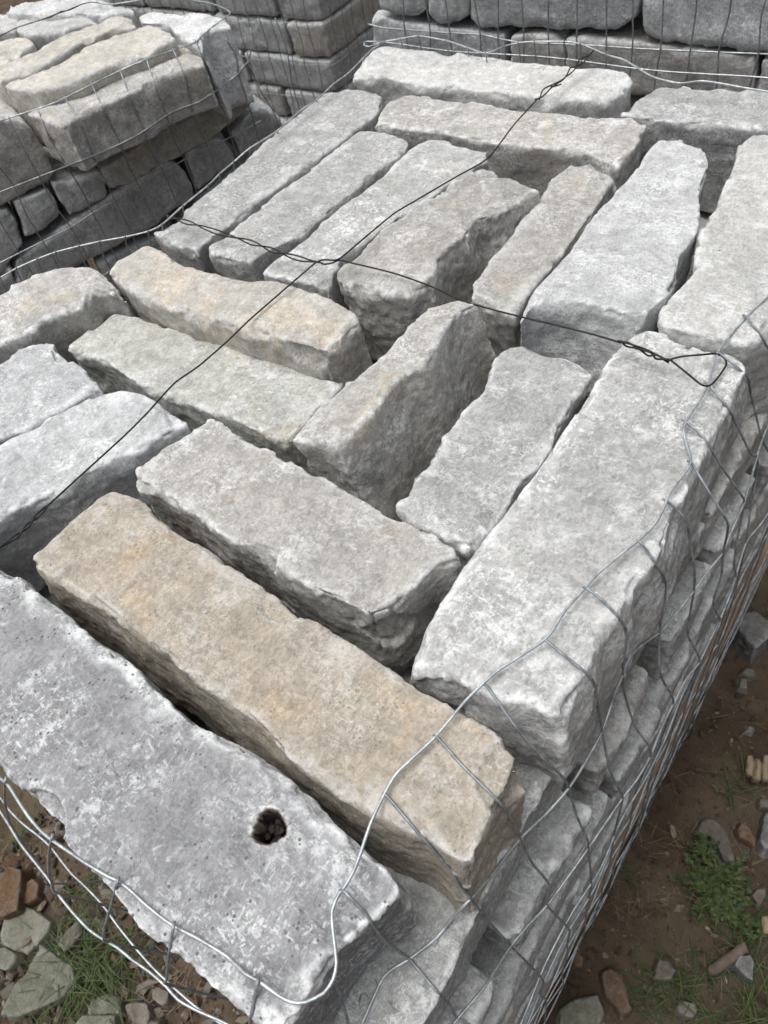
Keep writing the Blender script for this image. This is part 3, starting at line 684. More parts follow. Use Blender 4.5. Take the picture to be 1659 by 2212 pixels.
# uprights on the front face
fu = [([(11,1688),(10,1728),(16,1760),(26,1785),(55,1830),(84,1862),(110,1908)], 3),
      ([(112,1811),(105,1850),(106,1890),(111,1902),(125,1931)], 4),
      ([(254,1905),(240,1955),(227,2000),(224,2022),(234,2035)], 4),
      ([(375,2002),(367,2048),(360,2115),(362,2126)], 3),
      ([(557,2120),(548,2165),(540,2215),(545,2255)], 3),
      ([(720,2118),(735,2150),(752,2212),(750,2260)], 3)]
for u, (pts, k2) in enumerate(fu):
    n = len(pts); zs = [.012 - .232 * (i / max(k2, 1)) for i in range(n)]; P = tz(pts, zs); rs = np.random.RandomState(200 + u)
    for z in LOWZ: P.append(np.array([min(P[-1][0], -.15), -.208, z]) + rs.uniform(-.006, .006, 3))
    wire('vertical_wire', [on_z(pts[0][0] + 2, pts[0][1] - 10, .012)] + P, WR * .96, M_WIREV, cage, step=.014, seg=7, lim=.3)
# left rim
lrim = [(-110,650),(0,600),(35,580),(80,560),(120,545),(170,532),(215,522),(270,512),(320,500),(350,485),(395,445),(450,400),(475,375),(505,350),(540,320),(600,282),(650,238),(685,215),(720,182),(750,160),(785,125),(805,105),(818,98),(814,91),(790,90),(786,97),(796,101),(826,91)]
back = [(829,90),(865,84),(904,78),(964,88),(1010,103),(1049,115),(1089,100),(1120,93),(1154,90),(1219,90),(1254,95),(1309,118),(1349,130),(1404,163),(1429,172),(1469,180),(1514,175),(1554,180),(1609,190),(1659,198),(1740,215)]
wire('horizontal_wire', tz(lrim, [.01] * 14 + [.03] * 14), WR, M_WIRE, cage)
wire('horizontal_wire', tz(back, .05), WR * 1.05, M_WIRE, cage)
wire('horizontal_wire', [np.array([x, 2.30 + .01 * math.sin(9 * x), -.05]) for x in np.arange(-1.9, 0, .107)], WR, M_WIRE, cage)
l2 = [on_z(p[0], p[1], .012) + np.array([-.035, 0, -.21]) for p in lrim[:21]]
wire('horizontal_wire', l2, WR, M_WIRE, cage, lim=0)
for i in range(1, 20):
    a = on_z(*lrim[i], .012); rs = np.random.RandomState(300 + i)
    P = [a + [.004, 0, .004], a, a + [-.02, 0, -.05], a + [-.035 + rs.uniform(-.008, .004), rs.uniform(-.01, .01), -.21]] + [a + np.array([-.04, 0, z - .2]) for z in (-.25, -.5, -.75)]
    wire('vertical_wire', P, WR * .9, M_WIREV, cage, step=.02, seg=6, lim=0)
for i in range(1, 12):
    a = on_z(*back[i], .05)
    wire('vertical_wire', [a + [0, -.004, .006], a, a + [0, .012, -.09], a + [0, .012, -.3]], WR * .85, M_WIREV, cage, step=.02, seg=6, lim=0)

# crumbs of broken stone in the joints and on the blocks
def crumbs():
    rs = np.random.RandomState(15); V = []; F = []; b = 0
    tet = np.array([(1, 0, 0), (-.6, .8, 0), (-.5, -.9, .1), (.1, .1, .8), (.2, -.1, -.5)]); tf = [(0, 1, 3), (1, 2, 3), (2, 0, 3), (1, 0, 4), (2, 1, 4), (0, 2, 4)]
    for i in range(900):
        x, y = rs.uniform(-1.75, -.2), rs.uniform(-.1, 2.1)
        ok, loc, nr, *_ = SC.ray_cast(DG[0], Vector((x * K, y * K, .12)), Vector((0, 0, -1)))
        if not ok or nr.z < .7: continue
        z = loc.z / K; top = z > -.12
        if top and rs.rand() < .72: continue
        r = rs.uniform(.0016, .0034) if top else rs.uniform(.004, .014)
        A, _ = np.linalg.qr(rs.normal(size=(3, 3))); v = (tet * rs.uniform(.7, 1.3, (5, 1))) @ A * r * [1, 1, .6]
        V.append(v + [x, y, z + r * .3]); F += [tuple(q_ + b for q_ in f) for f in tf]; b += 5
    o = link_mesh('stone_crumbs', np.vstack(V), F, G['dark'], smooth=False); tag(o, 'crumbs of broken stone in the joints and on the blocks', 'crumbs', None, 'stuff')
crumbs()
# black tie wires
def twist(pts, zs, r, turns, amp=.0040):
    path = catmull(tz(pts, zs), .006); s = np.linspace(0, 1, len(path)); tg = np.gradient(path, axis=0); tg /= np.linalg.norm(tg, axis=1)[:, None]
    n = np.cross(tg, [0, 0, 1.]); n /= np.linalg.norm(n, axis=1)[:, None]; b = np.cross(n, tg); res = []
    for ph in (0, math.pi):
        a = 2 * math.pi * turns * s + ph + .8 * np.sin(s * 9)
        res.append(seat(path, TR * 1.5, .2) + amp * (np.cos(a)[:, None] * n + np.sin(a)[:, None] * b))
    return res
TR = .0019
def tie(label, bits, group=None):
    e = empty('tie_wire', bits[0][1][0]); tag(e, label, 'wire')
    for kind, p in bits:
        wire(kind, p, TR, M_TIE, e, step=.008, seg=7)
    return e
ta = twist([(372,471),(420,485),(480,505),(540,523),(600,545),(660,562),(694,567)], [.035] * 7, TR, 2.6, .0050)
tb = twist([(1340,738),(1375,752),(1410,768),(1445,780)], [.03] * 4, TR, 1.7, .0036)
tie('black wire crossing the near stack sideways, looped over the rim wire at its right end', [
 ('wire_strand', ta[0]), ('wire_strand', ta[1]),
 ('wire_strand', tz([(690,566),(700,571),(718,568),(732,562),(760,568),(850,590),(930,618),(1000,650),(1100,678),(1200,702),(1280,722),(1340,740)], [.036, .04, .045, .045, .042, .04, .04, .04, .038, .036, .034, .032])),
 ('wire_strand', tb[0]), ('wire_strand', tb[1]),
 ('loop_strand', tz([(1445,779),(1455,774),(1480,769),(1518,766),(1542,764),(1558,768),(1568,778),(1568,790),(1555,810),(1540,828),(1527,834),(1512,829),(1480,803),(1450,779)], [.03, .03, .032, .034, .022, .015, .012, .012, .012, .012, .03, .03, .03, .03])),
 ('loop_strand', tz([(1445,780),(1400,757),(1370,746),(1335,736)], [.03, .034, .036, .03]))])
tc_ = twist([(1160,215),(1185,190),(1215,172),(1235,150),(1280,112)], [.05, .055, .06, .065, .07], TR, 1.6, .006)
td = twist([(-40,1215),(0,1182),(40,1155),(75,1120),(100,1095)], [.03] * 5, TR, 2, .003)
tie('black wire running the length of the near stack from lower left to the far rim', [
 ('wire_strand', td[0]), ('wire_strand', td[1]),
 ('wire_strand', tz([(100,1095),(200,1004),(270,940),(320,890),(345,862),(380,825),(430,790),(490,738),(540,690),(580,655),(640,603),(684,566),(700,561),(722,562),(736,557),(780,520),(850,462),(900,432),(980,385),(1050,345),(1080,310),(1110,270),(1160,215)],
    [.03, .028, .026, .024, .024, .026, .032, .036, .04, .042, .044, .046, .05, .05, .048, .05, .052, .055, .055, .05, .05, .05, .05])),
 ('wire_strand', tc_[0]), ('wire_strand', tc_[1]),
 ('wire_end', tz([(1212,182),(1200,186),(1190,187)], [.055, .06, .064]))])

# ------------------------------------------------------------------ second stack, behind on the left
SG = 'blocks of the stack behind on the left'
def lp(label, sides, z, mat, T=.22, lean=(0, 0), **kw):
    o = block('stone_block', trace(sides, z), (lean[0], lean[1], -T), G[mat], res=.012, **kw)
    return tag(o, label, 'stone block', SG)
def zz(l): return [(a / 2, b / 2) for a, b in l]
lp('fat beige block overhanging its neighbours on the edge of the left rear stack',
 [zz([(270,545),(390,470),(500,430),(600,385),(700,325),(800,290)]), zz([(885,262),(850,215)]), zz([(760,180),(720,188),(650,225),(560,290),(480,330),(380,385),(250,425)]), zz([(108,490),(180,520)])],
 .02, 'warm', T=.165, rnd=2, amp=.9, lean=(0,0), taper=.0)
lp('beige block with a brown broken end, second in on the left rear stack',
 [zz([(160,400),(320,350),(480,280),(620,235),(700,190)]), zz([(762,165),(720,125)]), zz([(650,105),(500,155),(370,205),(200,300),(90,340)]), zz([(5,370),(60,385)])], .075, 'beige', rnd=2, amp=.9)
lp('beige block, third in from the edge of the left rear stack',
 [zz([(0,355),(200,275),(330,190),(470,130),(560,112)]), zz([(598,98),(570,80)]), zz([(520,68),(480,75),(300,145),(150,220)]), zz([(-60,300),(-40,350)])], .085, 'beige', rnd=2, amp=.9)
lp('bluish-white block at the far corner of the left rear stack',
 [zz([(600,100),(730,112),(770,162)]), zz([(862,195),(878,140)]), zz([(1002,112),(960,70),(870,55),(740,62)]), zz([(590,45)])], .06, 'white', T=.27, rnd=2, amp=1.0, lean=(.03,0))
lp('white rough block at the top left, under the black wire of the left rear stack',
 [zz([(20,60),(200,70),(330,60),(440,72)]), zz([(590,50),(520,25)]), zz([(430,2),(300,-20),(150,5)]), zz([(40,20)])], .07, 'white', rnd=2, amp=1.0)
lp('pale block behind the third beige one at the top left',
 [zz([(100,150),(250,140),(330,110),(420,90)]), zz([(455,75),(400,62)]), zz([(330,62),(200,75),(90,85)]), zz([(40,110)])], .05, 'pale', rnd=2)
lp('pale block at the left edge just below the black wire of the left rear stack',
 [zz([(-80,150),(0,140),(60,135)]), zz([(95,100),(60,65)]), zz([(20,55),(-60,60)]), zz([(-110,90)])], .05, 'pale', rnd=2)
lp('small beige cobble-like block at the left edge, in front of the pale one',
 [zz([(-60,240),(20,235),(70,240)]), zz([(150,190),(130,160)]), zz([(80,155),(0,180)]), zz([(-70,190)])], .04, 'beige', rnd=6)
lp('small beige block cut by the left edge beside the block with the brown end',
 [zz([(-80,340),(0,330)]), zz([(55,262),(40,240)]), zz([(0,228),(-80,235)]), zz([(-100,290)])], .03, 'beige', rnd=6)
rsL = np.random.RandomState(21)
W0 = on_z(0, 262, .03)[:2]; W1 = on_z(425, 90, .03)[:2]; wd_ = (W1 - W0) / np.linalg.norm(W1 - W0); wn_ = np.array([wd_[1], -wd_[0]])
if wn_ @ (-W0) < 0: wn_ = -wn_
S0, S1_ = W0 - wn_ * .035, W1 - wn_ * .035
def lw(label, sides, mat, out=0.0, depth=.6, **kw):
    a, b = S0 + wn_ * out, S1_ + wn_ * out
    kw.setdefault('res', .012); kw.setdefault('rnd', 2)
    o = block('stone_block', trace_wall([zz(s) for s in sides], a, b), (-wn_[0] * depth, -wn_[1] * depth, 0), G[mat], **kw)
    return tag(o, label, 'stone block', SG)
lw('end of a grey block at the left edge, left of the fat beige one', [[(-120,900),(0,895),(60,870),(150,820),], [(215,780),(232,740),(200,660)], [(130,550),(95,520),(0,508)], [(-120,540),(-120,700)]], 'warm', depth=.5)
lw('long brownish block directly under the fat beige one', [[(480,832),(560,800),(700,720),(900,610)], [(1050,500),(1098,425)], [(1040,330),(980,390),(900,470),(760,530),(660,575),(580,650)], [(435,735),(445,790)]], 'pale_green', out=.01)
lw('greenish-grey block under the near end of the fat beige one', [[(300,938),(380,905),(440,870)], [(465,840),(455,770)], [(430,735),(330,765)], [(215,785),(240,850)]], 'cool')
lw('small greenish block beside the dark opening at the left', [[(110,1035),(180,1000),(250,945)], [(262,920),(240,860)], [(205,815),(130,845)], [(50,865),(90,960)]], 'cool')
lw('long grey block low in the left rear stack, behind the galvanised rim wire', [[(80,1290),(300,1180),(550,1040),(700,970),(780,900)], [(840,850),(830,790)], [(770,710),(720,688),(560,780),(420,880),(250,990)], [(60,1130),(60,1200)]], 'cool')
lw('grey block just right of the long low one in the left rear stack', [[(850,830),(930,770),(1000,715)], [(1025,690),(1005,640)], [(950,588),(880,615)], [(800,665),(830,750)]], 'cool')
lw('pale-veined block at the right end of the left rear stack', [[(1045,680),(1130,620),(1200,570)], [(1230,540),(1200,480)], [(1120,450),(1060,510)], [(1000,580),(1030,630)]], 'cool', out=-.02)
lw('dark block at the left edge below the small greenish one', [[(-100,1230),(0,1190),(60,1120)], [(105,1050),(80,960)], [(30,900),(-60,910)], [(-120,950),(-110,1100)]], 'cool')
lw('darkest lowest block of the left rear stack, at the left edge', [[(-100,1420),(0,1400),(60,1340)], [(75,1250),(60,1160)], [(30,1150),(0,1200)], [(-120,1240),(-110,1330)]], 'cool')
lw('low block of the left rear stack seen above the flat grey blocks', [[(860,1090),(1000,960),(1100,850)], [(1200,720),(1150,700)], [(1030,720),(950,780)], [(850,860),(850,1000)]], 'cool', out=-.02)
for c in range(4):
    z = -.60 - .225 * c; s_ = -.5
    for i in range(4):
        ln_ = [.55, .4, .65, .5, .45, .6][(i + 2 * c) % 6]; a = S0 + wd_ * s_ - wn_ * .01; b = S0 + wd_ * (s_ + ln_ - .015) - wn_ * .01
        pts_ = [np.append(a, z - .2), np.append(b, z - .2), np.append(b, z), np.append(a, z)]
        o = block('stone_block', [[pts_[k] + (pts_[(k + 1) % 4] - pts_[k]) * j / 3 + (rsL.uniform(-.008, .008, 3) if j else 0) for j in range(3)] for k in range(4)], (-wn_[0] * .35, -wn_[1] * .35, 0), G[['grey', 'cool', 'warm', 'dark'][(i + c) % 4]], res=.02, rnd=3)
        tag(o, f'{["nearest", "second", "third", "farthest"][i]} block in the {["fourth", "fifth", "sixth", "lowest"][c]} course of the left rear stack, deep in the gap', 'stone block', SG); s_ += ln_
# mesh and tie wire on that stack
refresh()
cage2 = empty('wire_cage', (-2.6, 1.6, -1.5)); tag(cage2, 'galvanised wire mesh wrapped round the stack behind on the left', 'wire mesh')
r1 = [(-120,560),(0,522),(100,490),(220,450),(330,398),(435,345),(548,292),(650,250),(750,215),(840,182),(905,125),(980,72),(995,55),(960,32),(900,12),(850,4),(760,-10)]
r1b = [(410,-10),(430,14),(480,18),(560,8),(640,-8)]
r2 = [(-120,880),(0,830),(115,785),(235,738),(360,690),(480,640),(600,580),(730,492),(800,462),(860,440),(900,415),(930,395),(980,355),(1030,320),(1050,288),(1080,262)]
r3 = [(-120,1190),(0,1135),(100,1085),(200,1035),(300,985),(400,920),(500,865),(580,815),(650,770),(750,715),(850,660),(950,615),(1040,570),(1130,520)]
WP0, WP1 = W0 + wn_ * .012, W1 + wn_ * .012
WR2 = .0025
wire('horizontal_wire', tz(zz(r1), [.02] * 9 + [.05] * 8), WR2, M_WIRE, cage2)
wire('horizontal_wire', tz(zz(r1b), .09), WR2, M_WIRE, cage2)
wr2 = [on_wall(*p, WP0, WP1) for p in zz(r2)]; wr3 = [on_wall(*p, WP0, WP1) for p in zz(r3)]
wire('horizontal_wire', wr2, WR2, M_WIRE, cage2, lim=.35); wire('horizontal_wire', wr3, WR2, M_WIRE, cage2, lim=.3)
wire('horizontal_wire', [p + [0, 0, -.24] for p in wr3], WR2, M_WIRE, cage2)
a1, a2, a3 = [np.array(catmull(p, .01)) for p in ([on_wall(*p, WP0, WP1) for p in zz(r1[:10])], wr2, wr3)]
L_ = np.linalg.norm(W1 - W0)
for i in range(-2, 11):
    s = i * .107 + .03; rs = np.random.RandomState(400 + i); P = []
    for arr in (a1, a2, a3):
        q = (arr[:, :2] - W0) @ wd_; j = int(np.argmin(abs(q - s)))
        if abs(q[j] - s) < .06: P.append(arr[j] + np.append(wd_ * rs.uniform(-.008, .008), 0))
        else: P.append(np.append(W0 + wd_ * s, P[-1][2] - .23 if P else .0))
    P[0] = P[0] + [0, 0, .006]
    mid = (P[0] + P[1]) / 2 + np.append(wn_ * .012 + wd_ * rs.uniform(-.012, .012), 0)
    P = [P[0], mid, P[1], (P[1] + P[2]) / 2 + np.append(wd_ * rs.uniform(-.012, .012), 0), P[2], P[2] + [0, 0, -.24], P[2] + [0, 0, -.5]]
    wire('vertical_wire', P, WR2 * .95, M_WIREV, cage2, step=.02, seg=6, lim=.3)
tie('black wire lying across the stack behind on the left', [('wire_strand', tz(zz([(-80,185),(0,155),(60,125),(100,110),(180,85),(240,62),(290,45),(350,20),(390,10),(430,12)]), [.09] * 10)),
   ('wire_strand', tz(zz([(170,88),(220,74),(262,50),(300,44),(355,17)]), [.096, .1, .096, .1, .094]))])

# ------------------------------------------------------------------ third stack, far behind on the left (corner stack)
FG = 'blocks of the far corner stack'
cxp, cyp = -3.66, 3.9
zc = [.14, -.06, -.27, -.49, -.71, -.925, -1.15, -1.37]
cuts = [[.9, .5], [.55, .8], [.45, .75], [.36, .6], [.31, .95], [.8, .5], [.5, .6], [.7, .6]]
rsf = np.random.RandomState(11)
ords = ['top', 'second', 'third', 'fourth', 'fifth', 'sixth', 'seventh', 'eighth']
for c, z in enumerate(zc):
    # corner block: its long side runs back along +y
    lc = cuts[c][0]; dy = [.55, 1.1, .6, 1.0, .9, .6, 1.0, .5][c]
    o = block('stone_block', rect_sides(cxp - lc, cxp, cyp, cyp + dy, z, rsf, .012), (0, 0, -.205), G[['cool', 'cool', 'warm', 'cool', 'warm', 'cool', 'cool', 'cool'][c]], res=.02, rnd=3)
    tag(o, f'corner block in the {ords[c]} course of the far stack', 'stone block', FG)
    x = cxp - lc - .02
    for i in range(3):
        wdt = rsf.uniform(.35, .8)
        o = block('stone_block', rect_sides(x - wdt, x, cyp, cyp + .4, z, rsf, .012), (0, 0, -.205), G[['cool', 'cool', 'warm', 'grey'][rsf.randint(4)]], res=.02, rnd=3)
        tag(o, f'block {["next to", "second from", "third from"][i]} the corner one, {ords[c]} course of the far stack', 'stone block', FG); x -= wdt + .02
    y = cyp + dy + .02
    for i in range(2):
        ln_ = rsf.uniform(.5, .9)
        o = block('stone_block', rect_sides(cxp - .4, cxp, y, y + ln_, z, rsf, .012), (0, 0, -.205), G[['cool', 'cool', 'warm'][rsf.randint(3)]], res=.02, rnd=3)
        tag(o, f'{["first", "second"][i]} block behind the corner block, {ords[c]} course of the far stack', 'stone block', FG); y += ln_ + .02
refresh()
cage3 = empty('wire_cage', (cxp, cyp, -1.6)); tag(cage3, 'galvanised wire mesh round the far corner stack', 'wire mesh')
for k in range(8):
    z = .0 - .235 * k; rs = np.random.RandomState(500 + k)
    P = [[x, cyp - .03 + rs.uniform(-.01, .01), z + rs.uniform(-.012, .012)] for x in np.arange(cxp - 2.4, cxp - .02, .107)] + [[cxp + .02, cyp - .02, z]] + [[cxp + .035 + rs.uniform(-.01, .01), y, z + rs.uniform(-.012, .012)] for y in np.arange(cyp + .1, cyp + 2.6, .107)]
    wire('horizontal_wire', P, .0026, M_WIRE, cage3, step=.03, seg=6)
for i in range(20):
    rs = np.random.RandomState(520 + i); x = cxp - .05 - .107 * i
    wire('vertical_wire', [[x + rs.uniform(-.012, .012), cyp - .05 + rs.uniform(-.006, .006), z] for z in np.arange(.15, -1.8, -.12)], .0032, M_WIREV, cage3, step=.05, seg=5, lim=.2)
for i in range(20):
    rs = np.random.RandomState(560 + i); y = cyp + .06 + .107 * i
    wire('vertical_wire', [[cxp + .04 + rs.uniform(-.006, .006), y + rs.uniform(-.012, .012), z] for z in np.arange(.15, -1.8, -.12)], .0032, M_WIREV, cage3, step=.05, seg=5, lim=.2)

# ------------------------------------------------------------------ fourth stack, right behind the near one
BG = 'blocks of the stack right behind the near one'
BY = 2.62
def bw(label, sides, mat, depth=.4, **kw):
    kw.setdefault('res', .013); kw.setdefault('rnd', 2)
    o = block('stone_block', trace_wall(sides, (-3, BY), (1, BY)), (0, depth, 0), G[mat], **kw)
    return tag(o, label, 'stone block', BG)
bw('small dark block at the left end of the top row of the rear stack', [[(822,24),(860,40),(905,38)], [(920,22),(920,-40)], [(918,-60),(860,-62)], [(818,-62),(818,0)]], 'cool')
bw('narrow grey block between the small dark one and the wide one, rear stack', [[(923,32),(945,52),(985,54)], [(1010,36),(1012,-30)], [(1010,-62),(970,-64)], [(922,-62),(922,0)]], 'cool')
bw('wide grey block in the middle of the top row of the rear stack', [[(1013,44),(1040,62),(1100,58),(1250,68),(1330,69)], [(1372,45),(1380,15),(1382,-20)], [(1380,-66),(1200,-70)], [(1014,-66),(1012,0)]], 'cool')
bw('large grey block in the top right corner of the photo', [[(1384,72),(1430,95),(1560,108),(1659,116),(1760,118)], [(1790,100),(1790,0)], [(1790,-60),(1500,-75)], [(1382,-72),(1384,0)]], 'cool')
bw('bluish-grey block at the left of the second row of the rear stack', [[(812,150),(900,165),(1000,172),(1080,170)], [(1092,150),(1094,110),(1090,76)], [(1085,70),(1000,64),(900,52),(860,46)], [(806,28),(800,60),(805,110)]], 'cool')
bw('dark brown-grey block under the join of the narrow and wide ones of the rear stack', [[(1100,178),(1150,184),(1205,186)], [(1217,160),(1218,100)], [(1210,78),(1150,73)], [(1103,74),(1099,110)]], 'warm')
bw('long flat brownish block with a rusty corner, second row of the rear stack', [[(1222,190),(1350,205),(1500,215),(1600,218)], [(1626,195),(1632,150)], [(1630,122),(1500,104),(1350,88),(1240,78)], [(1220,84),(1220,140)]], 'warm')
bw('block at the right edge behind the dark bluish one of the rear stack', [[(1637,225),(1700,232),(1780,240)], [(1790,220),(1790,160)], [(1790,136),(1700,130)], [(1640,124),(1636,160)]], 'cool')
for i, (a, b) in enumerate([(-2.3, -1.75), (-1.73, -1.3), (-1.28, -.75), (-.73, -.2), (-.18, .3)]):
    o = block('stone_block', rect_sides(a, b, BY, BY + .4, -.345 + (-.02 if i == 0 else 0), rsf, .01), (0, 0, -.22), G[['cool', 'cool', 'warm', 'cool', 'cool'][i]], res=.018, rnd=3)
    tag(o, f'{["leftmost", "second", "middle", "fourth", "rightmost"][i]} block in the third row of the rear stack, mostly hidden by the near stack', 'stone block', BG)
# receding left end of that stack
refresh()
cage4 = empty('wire_cage', (-.9, BY, -1.5)); tag(cage4, 'galvanised wire mesh hanging on the face of the rear stack', 'wire mesh')
hr = [(795,52),(829,60),(955,70),(1039,75),(1085,85),(1129,92),(1219,95),(1304,100),(1379,105),(1529,112),(1659,117),(1760,122)]
hb = [on_wall(*p, (-3, BY - .045), (1, BY - .045)) for p in hr]
wire('horizontal_wire', hb, .0026, M_WIRE, cage4)
for dz in (.235, -.235, -.47): wire('horizontal_wire', [p + [0, 0, dz] for p in hb], .0026, M_WIRE, cage4)
hp_ = np.array(catmull(hb, .01))
for i, x in enumerate([877, 925, 970, 1032, 1078, 1129, 1184, 1249, 1310, 1365, 1430, 1497, 1565, 1645, 1720]):
    rs = np.random.RandomState(600 + i); a = on_wall(x, 60, (-3, BY - .05), (1, BY - .05))
    wire('vertical_wire', [[a[0] + rs.uniform(-.008, .008), BY - .05, z] for z in (.2, .1, 0, -.1, -.2, -.32, -.45)], .0028, M_WIREV, cage4, step=.03, seg=6)

# ------------------------------------------------------------------ things lying on the ground
GC = {'flake': stone_mat('ground_flake_olive', (.120, .122, .092), (.155, .155, .120), (.17, .15, .11), .2, .10, .3, .2),
      'rust': stone_mat('ground_rock_rusty', (.085, .048, .026), (.125, .078, .045), (.15, .08, .035), .3, .08, .2, .2),
      'rose': stone_mat('ground_rock_rose', (.105, .090, .074), (.145, .124, .104), (.16, .115, .085), .2, .08, .2, .2),
      'gry': stone_mat('ground_rock_grey', (.12, .120, .115), (.16, .157, .15), (.14, .125, .10), .1, .15, .4, .2)}
G.update(GC)
def ground_rock(label, pts, mat, T=.05, z=None, corners=None, group='broken rocks on the ground', **kw):
    n = len(pts); cs = corners or [0, n // 4, n // 2, (3 * n) // 4]
    P = [on_z(p[0], p[1], GZ + T * .8) for p in pts]
    ar = sum(P[i][0] * P[(i + 1) % n][1] - P[(i + 1) % n][0] * P[i][1] for i in range(n))
    if ar < 0: P = P[::-1]
    S = [[P[j % n] for j in range(cs[k], cs[(k + 1) % 4] if k < 3 else n + cs[0])] for k in range(4)]
    gh = float(ground_h(np.array([P[0][0]]), np.array([P[0][1]]))[0])
    for s in S:
        for i in range(len(s)): s[i] = s[i] + np.array([0, 0, gh])
    kw.setdefault('res', .010); kw.setdefault('rnd', 0); kw.setdefault('amp', .6)
    o = block('rock', S, (0, 0, -T), G[mat], taper=-.012, belly=.0, chip=.2, cuts=.5, **kw)
    return tag(o, label, 'rock', group)
q4 = lambda l: [(a * .2604, 1641.8 + b * .2604) for a, b in l]
ground_rock('large triangular olive flake at the bottom left', q4([(0,2135),(130,1900),(250,1700),(345,1530),(480,1620),(620,1720),(640,1860),(540,1960),(400,2040),(180,2130)]), 'flake', .05, corners=[0, 3, 5, 8])
ground_rock('seven-sided olive slab above the triangular flake', q4([(10,1520),(60,1300),(190,1195),(320,1260),(440,1350),(420,1440),(310,1560),(240,1640)]), 'flake', .05)
ground_rock('small grey-green rock at the left edge under the seven-sided slab', q4([(-80,1700),(-60,1560),(60,1560),(160,1620),(150,1680),(80,1755)]), 'flake', .07, corners=[0, 1, 3, 4])
ground_rock('tall rusty rock at the left edge under the wires', q4([(-60,1300),(-30,1050),(80,890),(190,920),(190,1050),(160,1250),(40,1310)]), 'rust', .12)
ground_rock('rusty orange rock beside the tall rusty one', q4([(195,1200),(200,1060),(290,990),(340,1040),(320,1150),(250,1200)]), 'rust', .06, corners=[0, 1, 3, 4])
ground_rock('squarish flake at the bottom edge with a split line below it', q4([(700,2110),(750,1980),(880,1930),(960,1960),(975,2100)]), 'flake', .05, corners=[0, 2, 3, 4])
ground_rock('lower half of the split flake cut by the bottom edge', q4([(630,2190),(680,2120),(960,2115),(960,2260),(640,2260)]), 'flake', .05, corners=[0, 1, 2, 3])
ground_rock('brown rock right of the split flake', q4([(1020,2030),(1100,2000),(1200,2010),(1230,2110),(1200,2200),(1100,2190),(1050,2140)]), 'rose', .08)
ground_rock('small brown rock between the split flake and the wires', q4([(1240,1900),(1300,1870),(1390,1920),(1380,2010),(1330,2040),(1240,1980)]), 'rose', .07, corners=[0, 1, 3, 4])
ground_rock('rounded brown rock at the bottom edge below the brown one', q4([(1180,2180),(1230,2120),(1300,2160),(1310,2230),(1200,2250)]), 'rose', .08, corners=[0, 1, 2, 4])
ground_rock('dull rock half hidden in grass left of the drilled block', q4([(480,1530),(560,1420),(650,1340),(680,1440),(600,1550),(540,1600)]), 'rose', .06, corners=[0, 1, 3, 4])
q3 = lambda l: [(1209.7 + a * .2708, 1615.9 + b * .2708) for a, b in l]
ground_rock('rose-brown slab with a long pale tail, right of the stack', q3([(1070,650),(1110,560),(1170,540),(1270,580),(1350,690),(1400,900),(1310,890),(1270,790),(1230,740),(1180,640)]), 'rose', .06, corners=[0, 3, 5, 8])
ground_rock('ochre stone with a pitted face at the right', q3([(1420,640),(1450,580),(1540,640),(1575,720),(1560,785),(1500,740),(1430,700)]), 'rust', .06)
ground_rock('pale grey stone cut by the right edge', q3([(1600,730),(1640,540),(1680,480),(1740,500),(1740,800),(1640,800)]), 'gry', .09, corners=[0, 2, 3, 4])
ground_rock('big olive slab cut by the bottom edge right of the stack', q3([(-20,2220),(0,2080),(120,2010),(300,1970),(360,2120),(300,2240),(100,2260)]), 'flake', .06)
ground_rock('long ochre slab standing out of the soil at the bottom', q3([(330,1800),(400,1760),(470,1790),(520,1920),(545,2040),(568,2090),(490,2130),(440,2060),(370,1990)]), 'rust', .07, corners=[0, 2, 5, 7], amp=.8)
ground_rock('pale angular rock above the grass at the bottom right', q3([(745,1845),(790,1680),(870,1700),(920,1770),(890,1840),(800,1850)]), 'rose', .06, corners=[0, 1, 3, 5])
ground_rock('small rose rock at the bottom, right of the grass', q3([(935,2070),(960,2010),(1080,2040),(1100,2100),(1060,2150),(960,2140)]), 'rose', .05, corners=[0, 1, 3, 4])
ground_rock('grey pointed stone beside the twig', q3([(1395,1720),(1440,1650),(1530,1640),(1560,1700),(1550,1860),(1480,1820)]), 'gry', .09, corners=[0, 1, 3, 4])
ground_rock('rose stone at the right edge beside the weed', q3([(1530,1170),(1570,1120),(1640,1110),(1650,1180),(1590,1290),(1560,1230)]), 'rose', .06, corners=[0, 1, 3, 4])
ground_rock('small triangular rose stone touching the weed', q3([(1340,1220),(1400,1200),(1440,1250),(1420,1310),(1390,1290)]), 'rose', .04, corners=[0, 1, 2, 3])
ground_rock('brown stone half buried under the stack edge', q3([(90,1640),(130,1620),(180,1680),(170,1740),(110,1740)]), 'rust', .05, corners=[0, 1, 2, 4])
ground_rock('brown stone at the right edge above the ochre one', q3([(1590,420),(1620,390),(1680,420),(1680,480),(1600,470)]), 'rose', .05, corners=[0, 1, 2, 4])
q6 = lambda l: [(1296.2 + a * .2577, 1123.3 + b * .2577) for a, b in l]
ground_rock('bulky dark rock with white crystals right against the stack edge', q6([(1160,880),(1200,800),(1290,745),(1370,790),(1430,830),(1420,980),(1310,1075),(1240,1010),(1180,950)]), 'gry', .14, amp=2)
ground_rock('flat brown stone above the small square chip', q6([(1190,1280),(1220,1235),(1290,1245),(1310,1290),(1260,1310)]), 'rose', .04, corners=[0, 1, 2, 3])
ground_rock('small square grey-brown chip at the right', q6([(1165,1400),(1165,1320),(1235,1320),(1235,1410)]), 'flake', .05, corners=[0, 1, 2, 3])
ground_rock('small grey stone below the square chip', q6([(1215,1780),(1250,1725),(1290,1745),(1265,1785)]), 'gry', .03, corners=[0, 1, 2, 3])

